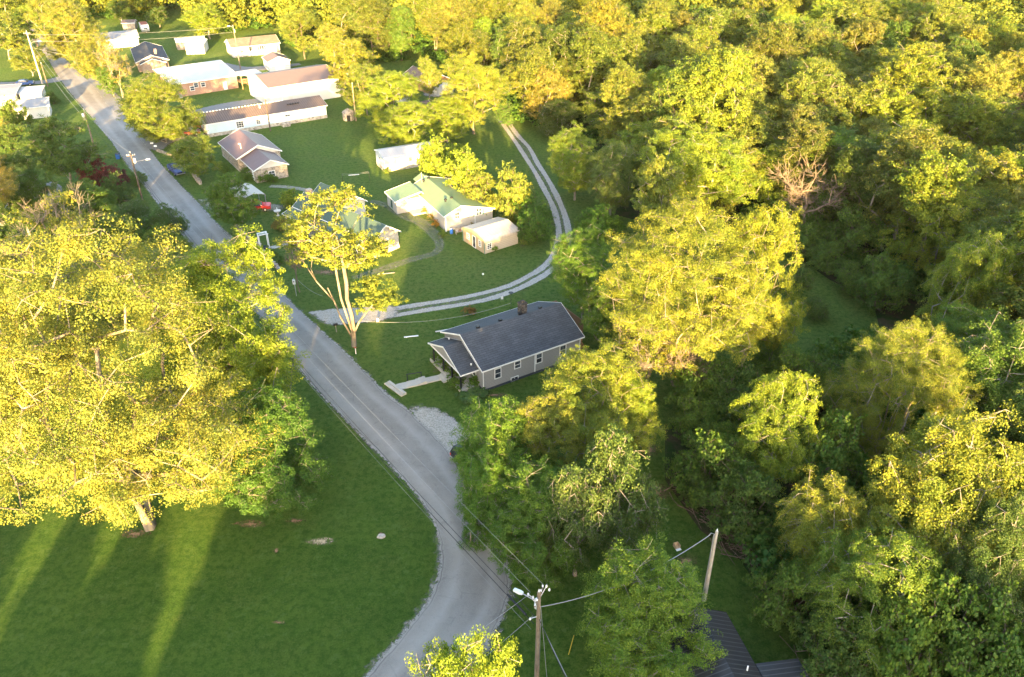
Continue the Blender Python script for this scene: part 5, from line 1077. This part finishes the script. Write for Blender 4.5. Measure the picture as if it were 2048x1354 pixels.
grow('bush', 'bright shrub below the thick trunked tree', 1200, 470, 410, 42, (.6, .95, .7), 0, 'shrub', 'shrub'); grow('bush', 'green shrub low at the woods edge by the drive', 1165, 470, 430, 20, (.55, .85, .7), 90, 'shrub', 'shrub')
# right cluster
grow('locust', 'bright yellow locust with feathery sprays at the left of the lower right woods', 1530, 980, 752, 92, LIME, 0, 'locust_tree')
grow('sycamore', 'tall golden tree standing between the clearing and the lower right woods', 1745, 930, 622, 125, (1.05, 1.02, .85), 200)
grow('walnut', 'widest golden tree of the lower right woods', 1850, 1160, 832, 165, (1.2, 1.12, .85), 20)
grow('walnut', 'drooping yellow tree above the brush pile', 1625, 1160, 950, 105, (1.2, 1.1, .85), 120)
grow('locust', 'half lit green tree at the foot of the lower right woods', 1700, 1290, 1060, 125, (.75, .95, .75), 240, 'locust_tree')
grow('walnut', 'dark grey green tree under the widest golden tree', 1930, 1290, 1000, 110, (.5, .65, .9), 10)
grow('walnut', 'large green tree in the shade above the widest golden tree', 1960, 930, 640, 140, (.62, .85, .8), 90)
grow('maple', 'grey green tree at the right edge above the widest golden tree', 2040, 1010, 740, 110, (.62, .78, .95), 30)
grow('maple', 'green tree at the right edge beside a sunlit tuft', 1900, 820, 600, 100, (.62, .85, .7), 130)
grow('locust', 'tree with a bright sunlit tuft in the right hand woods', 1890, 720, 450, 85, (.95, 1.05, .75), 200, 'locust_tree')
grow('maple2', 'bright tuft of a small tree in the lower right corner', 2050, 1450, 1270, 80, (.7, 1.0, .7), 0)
for i, (bx, by, ty, hw, ln) in enumerate(((1400, 830, 730, 70, 'behind the leaning broken trunk'), (1480, 860, 750, 70, 'left of the feathery locust'), (1385, 880, 800, 46, 'nearest the narrow lawn end'), (1420, 990, 870, 75, 'left below the feathery locust'), (1480, 1060, 940, 70, 'above the brush pile'),
        (1425, 930, 850, 46, 'at the head of the narrow lawn'), (1640, 1010, 850, 80, 'under the tall golden tree'), (1680, 850, 740, 70, 'on the near side of the clearing'), (1580, 800, 700, 60, 'filling the clearing corner'), (1560, 1240, 1130, 60, 'right of the brush pile'), (1660, 1330, 1230, 80, 'at the foot of the lower right woods'),
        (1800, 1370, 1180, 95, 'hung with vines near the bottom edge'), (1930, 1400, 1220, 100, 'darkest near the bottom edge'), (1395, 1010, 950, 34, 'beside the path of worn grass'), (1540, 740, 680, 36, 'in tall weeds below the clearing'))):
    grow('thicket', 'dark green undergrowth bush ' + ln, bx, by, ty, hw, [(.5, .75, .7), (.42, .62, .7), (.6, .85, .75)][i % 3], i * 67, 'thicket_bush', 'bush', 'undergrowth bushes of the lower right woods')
grow('bush', 'lone rounded conifer shrub on the clearing', 1625, 640, 594, 27, (.45, .65, .9), 0, 'lone_shrub', 'shrub'); grow('bush', 'taller rounded shrub at the left rim of the clearing', 1588, 590, 522, 30, (.5, .7, .95), 90, 'rim_shrub', 'shrub')
for i, (bx, by, ty, hw) in enumerate(((1650, 545, 490, 40), (1600, 520, 455, 42), (1700, 590, 530, 36), (1760, 620, 520, 60), (1700, 520, 420, 60), (1560, 470, 400, 50), (1640, 470, 380, 60))):
    grow('thicket', ['low vine draped bush', 'broad vine draped bush', 'small vine draped bush', 'tallest vine draped bush', 'vine draped bush under bare pale trunks', 'vine draped bush by the yellow tree', 'vine draped bush in deep shade'][i] + ' lining the far side of the clearing', bx, by, ty, hw, (.48, .72, .72), i * 40, 'vine_bush', 'bush', 'vine draped bushes round the clearing')
# bottom
grow('dome', 'round light green tree beside the black roofed house', 1285, 1330, 1140, 138, (.85, 1.1, .8), 30, 'maple_tree')
grow('maple2', 'sunlit bush like tree top at the bottom edge under the road bend', 950, 1700, 1280, 140, LIME, 0)
# by the cream house
for i, (bx, by, ty, hw, tn, ln) in enumerate(((875, 365, 270, 36, LIME, 'behind the white shed'), (935, 400, 294, 42, LIME, 'beside the green roof'), (1020, 440, 328, 38, YL, 'nearest the beige garage'), (900, 330, 285, 30, LIME, 'farthest up the drive'), (960, 420, 340, 34, YL, 'middle of the row'))):
    grow('bush', 'bright yellow shrub like tree ' + ln, bx, by + 6, ty, hw * 1.1, tn, i * 70, 'yellow_tree', 'tree', 'row of bright trees between green roof and drive')
for i, (bx, by, ty, hw, ln) in enumerate(((1060, 450, 385, 34, 'inside the gravel bend'), (1070, 485, 420, 32, 'behind the beige garage'), (1040, 425, 370, 26, 'between bright tree and gravel track'))):
    grow('bush', 'dense dark green shrub ' + ln, bx, by, ty, hw * 1.15, (.45, .75, .65), i * 80, 'dark_shrub', 'shrub', 'dark shrubs inside the gravel bend')
for i, (px, py, lb, tn) in enumerate(((870, 452, 'orange flowering plant at the cream house corner', (2.0, .9, .5)), (862, 440, 'flowering plant along the cream house wall, middle', (1.3, .9, 1.0)), (850, 428, 'flowering plant along the cream house wall, upper', (1.1, 1.0, 1.6)), (955, 444, 'climbing plant between the two front walls of the cream house', (.8, .95, .6)), (940, 450, 'rose bush in front of the air conditioner', (1.2, .8, .7)),
        (775, 346, 'low plant against the white shed foot', (.8, .95, .8)), (884, 472, 'low plant near the blue barrel', (.8, .95, .8)), (985, 501, 'grass clump by the beige garage window', (.8, 1, .8)), (1045, 492, 'weedy plant at the back corner of the beige garage', (.9, 1, .9)))):
    p = at(px, py); plant('flower', 'garden_plant', lb, 'plant', p.x, p.y, 1.1, .75, i, tn, 'small plants round the yards')
for i, (px, py, hh, rr, lb) in enumerate(((877, 716, 1.3, 1.2, 'green shrub at the far end of the grey porch'), (885, 738, 1.2, 1.3, 'green shrub beside the middle of the grey porch'), (908, 757, 1.1, 1.1, 'green shrub right of the porch walk'), (918, 776, 1.2, 1.2, 'green shrub in front of the porch post'), (958, 770, 1.5, 1.1, 'taller plant at the grey house corner'), (940, 791, .7, 1.5, 'spreading blue green hosta by the grey house corner'), (955, 787, .7, 1.2, 'second blue green hosta by the grey house corner'), (936, 628, 1.0, 1.0, 'brownish shrub alone on the lawn behind the grey house'))):
    p = at(px, py); plant('flower', 'porch_shrub', lb, 'shrub', p.x, p.y, hh, rr, i * 1.1, (.6, .9, .7) if i < 5 else ((.6, .9, 1.6) if i < 7 else (1.2, .6, .8)), 'plants round the grey house')
for i, (px, py) in enumerate(((537, 508), (546, 519), (553, 528))):
    p = at(px, py); plant('flower', 'border_plant', ['leafy border plant at the top of the lower stone wall', 'leafy border plant midway along the lower stone wall', 'leafy border plant near the fire bowl'][i], 'plant', p.x + .4, p.y, .9, .9, i, (.55, .8, .7), 'plants along the stone wall')
# village trees
V = [('maple', 'tall sunlit tree at the upper end of the lane', 150, 128, -25, 62, PALE), ('ash', 'loose yellow tree leaning over the lane beside the dark roofed house', 205, 175, 60, 52, PALE), ('deadtop', 'vase shaped tree with pale upright branches before the brick house', 246, 195, 84, 34, (1.5, 1.1, 1.8)),
     ('forest5', 'small shaded tree beneath the vase shaped tree', 228, 192, 130, 26, (.6, .85, .9)), ('forest2', 'small yellow tree on the corner lawn at upper left', 66, 152, 88, 33, YL), ('forest0', 'yellow tree at the upper left edge', 20, 120, 20, 45, YL), ('forest4', 'yellow tree behind the farthest pole', 75, 95, 5, 42, LIME), ('forest1', 'yellow tree in the upper left corner', 5, 70, -50, 45, YL),
     ('bush', 'round dark shrub by the white outbuilding', 40, 262, 196, 28, (.6, .75, .7)), ('bush', 'dark shrub behind the white outbuilding', 107, 208, 182, 13, (.45, .65, .7)), ('bush', 'pale twiggy shrub at the left edge', 12, 290, 232, 26, (1.4, 1.1, 1.6)),
     ('maple', 'broad yellow tree closing the yellow lawn beside the log cabin', 785, 260, 132, 62, LIME), ('forest4', 'yellow tree between the pole and the white cottage', 735, 232, 118, 48, YL), ('maple', 'round yellow tree above the white shed', 815, 300, 196, 55, LIME), ('ash', 'tall pale yellow tree at the top of the gravel drive', 948, 268, 92, 70, (1.2, 1.15, .9)),
     ('maple', 'low bright yellow tree at the white cottage corner', 895, 285, 190, 48, LIME), ('bush', 'dark shrub at the far end of the gravel drive', 1010, 250, 200, 20, (.5, .75, .9)), ('forest0', 'gold tree behind the white barn', 705, 190, 62, 48, GOLD), ('forest6', 'yellow tree behind the white garage', 610, 118, 10, 42, YL), ('forest2', 'yellow tree at the back corner of the white barn', 672, 140, 40, 40, PALE),
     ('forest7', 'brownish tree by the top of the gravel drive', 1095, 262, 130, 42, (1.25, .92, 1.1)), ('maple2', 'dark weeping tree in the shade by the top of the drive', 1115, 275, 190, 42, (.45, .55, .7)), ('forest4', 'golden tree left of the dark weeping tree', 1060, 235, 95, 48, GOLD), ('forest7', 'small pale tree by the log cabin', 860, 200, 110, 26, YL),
     ('forest5', 'yellow tree behind the ranch house', 420, 78, 5, 42, LIME), ('forest7', 'dark tree beside the travel trailer', 320, 55, 12, 22, (.45, .62, .7)), ('forest2', 'dark tree left of the travel trailer', 245, 45, -5, 26, (.5, .68, .7))]
for k, lb, bx, by, ty, hw, tn in V: grow(k, lb, bx, by, ty, hw, tn, (bx * 37) % 360, 'shrub' if 'shrub' in lb else 'tree', 'shrub' if 'shrub' in lb else 'tree')

# fallen and dead wood
def sticks(name, label, cat, x, y, n, ln, sx, sy, rz, mat, seed, h=1.0, r=.05):
    rg = random.Random(seed); o = thing(name, label, cat, (x, y, 0), R(rz)); mb = MB()
    for i in range(n):
        c = Vector((rg.gauss(0, sx), rg.gauss(0, sy), rg.uniform(.05, h) * math.exp(-0.0))); a = rg.gauss(0, .5); e = rg.gauss(0, .18); d_ = Vector((math.cos(a) * math.cos(e), math.sin(a) * math.cos(e), math.sin(e))) * rg.uniform(.5, 1) * ln
        m_ = c + Vector((rg.gauss(0, .15), rg.gauss(0, .15), rg.gauss(0, .1))); p0 = c - d_ / 2; p1 = c + d_ / 2
        for q in (p0, m_, p1): q.z = max(.04, q.z)
        mb.tube([p0, m_, p1], r * rg.uniform(.4, 1.3), 5, r1=r * .35)
    mb.build('branches', M[mat], o); return o
M['brush'] = bark('brush_wood', (.07, .045, .035), (.22, .16, .12), 4)
p = at(1495, 1100); sticks('brush_pile', 'long heap of cut brown branches along the narrow lawn', 'brush pile', p.x, p.y, 260, 3.0, 2.9, .8, -58, 'brush', 3, 1.3)
p = at(1440, 1040); sticks('brush_pile', 'smaller heap of cut wood at the upper end of the long heap', 'brush pile', p.x, p.y, 60, 1.8, .9, .6, -50, 'brush', 4, .7)
p = at(1360, 975); sticks('fallen_branch', 'fallen branches across the worn grass path', 'branch', p.x, p.y, 14, 2.2, .8, .25, -5, 'twig_dead', 5, .3)
p = at(1700, 1340); sticks('brush_pile', 'scattered dead sticks at the bottom of the woods', 'brush pile', p.x, p.y, 50, 2.8, 2.2, .8, -20, 'twig_dead', 6, .4)
p = at(1452, 795); t = thing('broken_trunk', 'leaning broken trunk standing in the undergrowth', 'dead trunk', (p.x, p.y, 0)); MB().tube([(0, 0, 0), (.3, .1, 2.5), (.9, .1, 4.5), (1.5, .2, 6.2)], [.28, .24, .16, .05], 8).build('trunk', M['twig_dead'], t, smooth=True)
for i, (bx, by, ty, hw, lb) in enumerate(((1370, 800, 660, 60, 'grey leafless tree right of the largest yellow tree'), (1405, 290, 205, 24, 'rust coloured dead crown inside the woods'), (1600, 480, 330, 70, 'bare pale trunks rising at the far side of the clearing'), (1690, 455, 330, 55, 'second stand of bare pale trunks above the clearing'), (1985, 320, 180, 30, 'bare grey tree in the right hand woods'), (1575, 130, 50, 26, 'bare pink branches under a round crown high in the woods'), (1250, 1010, 960, 40, 'bare silver twigs on the willow side'))):
    grow('snag', lb, bx, by, ty, hw, YL, i * 50, 'dead_tree', 'dead tree', names=('trunk', 'branches'))

# ------------------------------------------------------------------ the woods: individuals first, then the far mass
def inside(p, poly):
    r_ = False; j = len(poly) - 1
    for i in range(len(poly)):
        a, b = poly[i], poly[j]
        if (a[1] > p[1]) != (b[1] > p[1]) and p[0] < (b[0] - a[0]) * (p[1] - a[1]) / (b[1] - a[1]) + a[0]: r_ = not r_
        j = i
    return r_
RIGHT = [(1050, 225), (1130, 285), (1230, 330), (1240, 400), (1420, 430), (1520, 450), (1600, 480), (1700, 500), (1790, 590), (1860, 650), (1980, 760), (2060, 900), (2120, 1354), (2500, 1354), (2600, 500), (2350, -60), (1800, -60), (1050, -60)]
LEFT = [(-120, 30), (60, 40), (190, 44), (250, 40), (330, 46), (420, 66), (540, 62), (590, 88), (640, 100), (700, 110), (730, 160), (800, 125), (900, 128), (940, 180), (1050, 225), (1050, -60), (-260, -60), (-300, 40)]
rg = random.Random(77); cand = []; occ = [(o.location.x, o.location.y, o.scale.x) for o in C.objects if o.get('category') == 'tree']
y = 40.0; row = 0
while y < 372:
    sp = 7.2 + y * .012; x = -250.0 + (row % 2) * sp / 2
    while x < 280:
        X, Y = x + rg.uniform(-.33, .33) * sp, y + rg.uniform(-.33, .33) * sp; u, v = pix(X, Y); x += sp
        if not (-260 < u < 2330): continue
        rt = inside((u, v), RIGHT); lf = inside((u, v), LEFT)
        if not (rt or lf): continue
        if min((X - a) ** 2 + (Y - b) ** 2 for a, b, s in occ) < 20: continue
        cand.append((X, Y, u, v, rt))
    y += sp * .88; row += 1
nums = 'first second third fourth fifth sixth seventh eighth ninth tenth eleventh twelfth thirteenth fourteenth fifteenth sixteenth seventeenth eighteenth nineteenth twentieth'.split() + ['twenty-' + n for n in 'first second third fourth fifth sixth seventh eighth ninth'.split()] + ['thirtieth'] + ['thirty-' + n for n in 'first second third fourth fifth sixth seventh eighth ninth'.split()] + ['fortieth']
cand.sort(key=lambda c: c[0] ** 2 + c[1] ** 2)
NI = 262
ind, far = cand[:NI], cand[NI:]
TN = [('yellow', YL), ('lime', LIME), ('golden', GOLD), ('pale', PALE), ('green', MID), ('olive', (.9, .85, .9)), ('dark green', (.6, .78, .8)), ('straw coloured', (1.2, 1.08, 1.3))]
bands = {}
for c in ind: bands.setdefault((int(c[1] // 22), c[4]), []).append(c)
words_ = {}
bl = sorted(bands)
for (b, rt) in bl:
    L_ = sorted(bands[(b, rt)], key=lambda c: c[2]); rr = [q for q in bl if q[1] == rt]; ri = rr.index((b, rt))
    for i, (X, Y, u, v, _) in enumerate(L_):
        tn = TN[rg.choices(range(8), [5, 5, 3, 4, 3, 3, 2, 2])[0]]; k = FK[rg.randrange(8)]; s = rg.uniform(.78, 1.18); hh = PROTO[k][2] * s * rg.uniform(.85, 1.1); rv = rg.uniform(.7, 1.05)
        if Y < 110 : s *= .9
        sz = 'tall' if hh > 20 else ('small' if hh < 14.5 else 'middling')
        plant(k, 'woodland_tree', '%s %s tree, %s from left in %s row of %s woods' % (sz, tn[0], nums[min(i, 39)], nums[ri], 'right hand' if rt else 'upper left'), 'tree', X, Y, hh, PROTO[k][3] * s, rg.uniform(0, 6.28), tuple(a * rv * rg.uniform(.93, 1.07) for a in tn[1]), 'trees of the %s woods' % ('right hand' if rt else 'upper left'))
# far mass: one object made from light copies
lv = []; lq = []; n0 = 0; rng = np.random.default_rng(5)
light = [tree_arrays(seed=200 + i, Ht=19, Rc=6.5, base=.0, clumps=90, leaves=44, leaf=.65, rc=1.25, lobes=10, trunk_r=.2, twig=.02)[1] for i in range(4)]
for (X, Y, u, v, rt) in far:
    cv, cq = light[rng.integers(4)]; a = rng.uniform(0, 6.28); s = rng.uniform(.8, 1.15); Rm = np.array([[math.cos(a), -math.sin(a), 0], [math.sin(a), math.cos(a), 0], [0, 0, rng.uniform(.85, 1.1)]])
    lv.append((cv @ Rm.T) * s + np.array([X, Y, 0])); lq.append(cq + n0); n0 += len(cv)
if lv:
    o = bpy.data.objects.new('far_woods', mesh_np('far_woods', np.concatenate(lv), np.concatenate(lq), M['leaf'])); C.objects.link(o); o.color = (1.1, 1.05, .9, 1); tag(o, 'far rows of sunlit woodland merging along the top', None, None, 'stuff')
# undergrowth as one mass
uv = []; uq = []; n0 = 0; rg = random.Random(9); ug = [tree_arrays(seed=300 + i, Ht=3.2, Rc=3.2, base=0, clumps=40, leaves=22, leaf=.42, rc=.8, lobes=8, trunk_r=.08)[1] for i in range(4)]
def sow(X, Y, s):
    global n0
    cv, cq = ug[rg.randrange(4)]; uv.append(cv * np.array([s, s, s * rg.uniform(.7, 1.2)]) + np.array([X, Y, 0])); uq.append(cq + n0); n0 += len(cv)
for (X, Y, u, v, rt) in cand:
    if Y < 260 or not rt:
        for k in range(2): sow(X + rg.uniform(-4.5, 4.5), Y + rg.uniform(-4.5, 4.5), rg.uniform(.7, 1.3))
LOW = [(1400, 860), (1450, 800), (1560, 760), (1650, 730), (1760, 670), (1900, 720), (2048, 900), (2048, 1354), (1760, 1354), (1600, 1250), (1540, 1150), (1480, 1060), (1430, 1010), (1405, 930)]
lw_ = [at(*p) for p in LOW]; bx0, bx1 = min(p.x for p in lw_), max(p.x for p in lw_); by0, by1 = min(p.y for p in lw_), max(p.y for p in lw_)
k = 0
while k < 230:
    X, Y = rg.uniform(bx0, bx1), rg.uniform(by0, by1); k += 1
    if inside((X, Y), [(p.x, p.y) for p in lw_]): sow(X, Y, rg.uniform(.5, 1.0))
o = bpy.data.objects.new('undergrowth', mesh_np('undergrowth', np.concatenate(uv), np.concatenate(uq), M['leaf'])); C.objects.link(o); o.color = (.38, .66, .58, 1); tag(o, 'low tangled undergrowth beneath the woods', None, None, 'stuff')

# ------------------------------------------------------------------ trees standing behind the viewpoint: they cast the evening shade
SH = []; rs = random.Random(4); X = -92.0
while X < 108:
    gap = min(abs(X - g_) for g_ in (-37.6, -32.4, -22.8))
    if gap > (2.4 if X > -29 else 2.1) or X > -14:
        hh = 14.2 if X < -15 else (21.5 if X < -6 else (23.3 if X < 22 else 22)); hh += rs.uniform(-.7, .7)
        SH.append((X + rs.uniform(-.3, .3), -24 + rs.uniform(-3, 3), hh, 3.4 if X < -14 else 4.6))
        if gap > 3.4 or X > -14: SH.append((X + .9, -30 + rs.uniform(-2, 2), hh + .6, 4.0 if X < -14 else 5))
    X += 2.6 if X < -14 else 4.4
SH.append((-35.0, -24, 14.5, 1.5)); SH.append((-28.4, -26, 14.8, 2.4)); SH.append((-27.2, -30, 14.8, 2.4)); SH.sort()
for i, (X, Y, hh, rr) in enumerate(SH):
    q_ = SH[:i + 1]; back = Y < -27.6; k_ = sum(1 for a in q_ if (a[1] < -27.6) == back) - 1
    o_ = (['', 'twenty-', 'thirty-', 'forty-', 'fifty-', 'sixty-', 'seventy-', 'eighty-'][k_ // 10 - 1] + nums[k_ % 10]) if k_ >= 20 and k_ % 10 < 9 else (nums[k_] if k_ < 20 else ['thirtieth', 'fortieth', 'fiftieth', 'sixtieth', 'seventieth', 'eightieth'][k_ // 10 - 2])
    plant(FK[(5, 7, 2)[i % 3]], 'shade_tree', 'tall tree behind the viewpoint, %s from left in its %s row' % (o_, 'back' if back else 'front'), 'tree', X, Y, hh, rr, i * 1.3, YL, 'trees behind the viewpoint')

# ------------------------------------------------------------------ evening haze over the valley
hz = MB().box(-330, 340, -80, 460, -1.0, 57.5).build('haze', bpy.data.materials.new('haze'), None); hm = hz.data.materials[0]; hm.use_nodes = True
hn = hm.node_tree.nodes; hn.remove(hn['Principled BSDF']); pv = hn.new('ShaderNodeVolumePrincipled'); pv.inputs['Color'].default_value = (.97, .93, .86, 1); pv.inputs['Density'].default_value = HAZE; pv.inputs['Anisotropy'].default_value = .0
hm.node_tree.links.new(pv.outputs[0], hn['Material Output'].inputs['Volume']); tag(hz, 'thin warm evening haze over the whole valley', None, None, 'stuff')
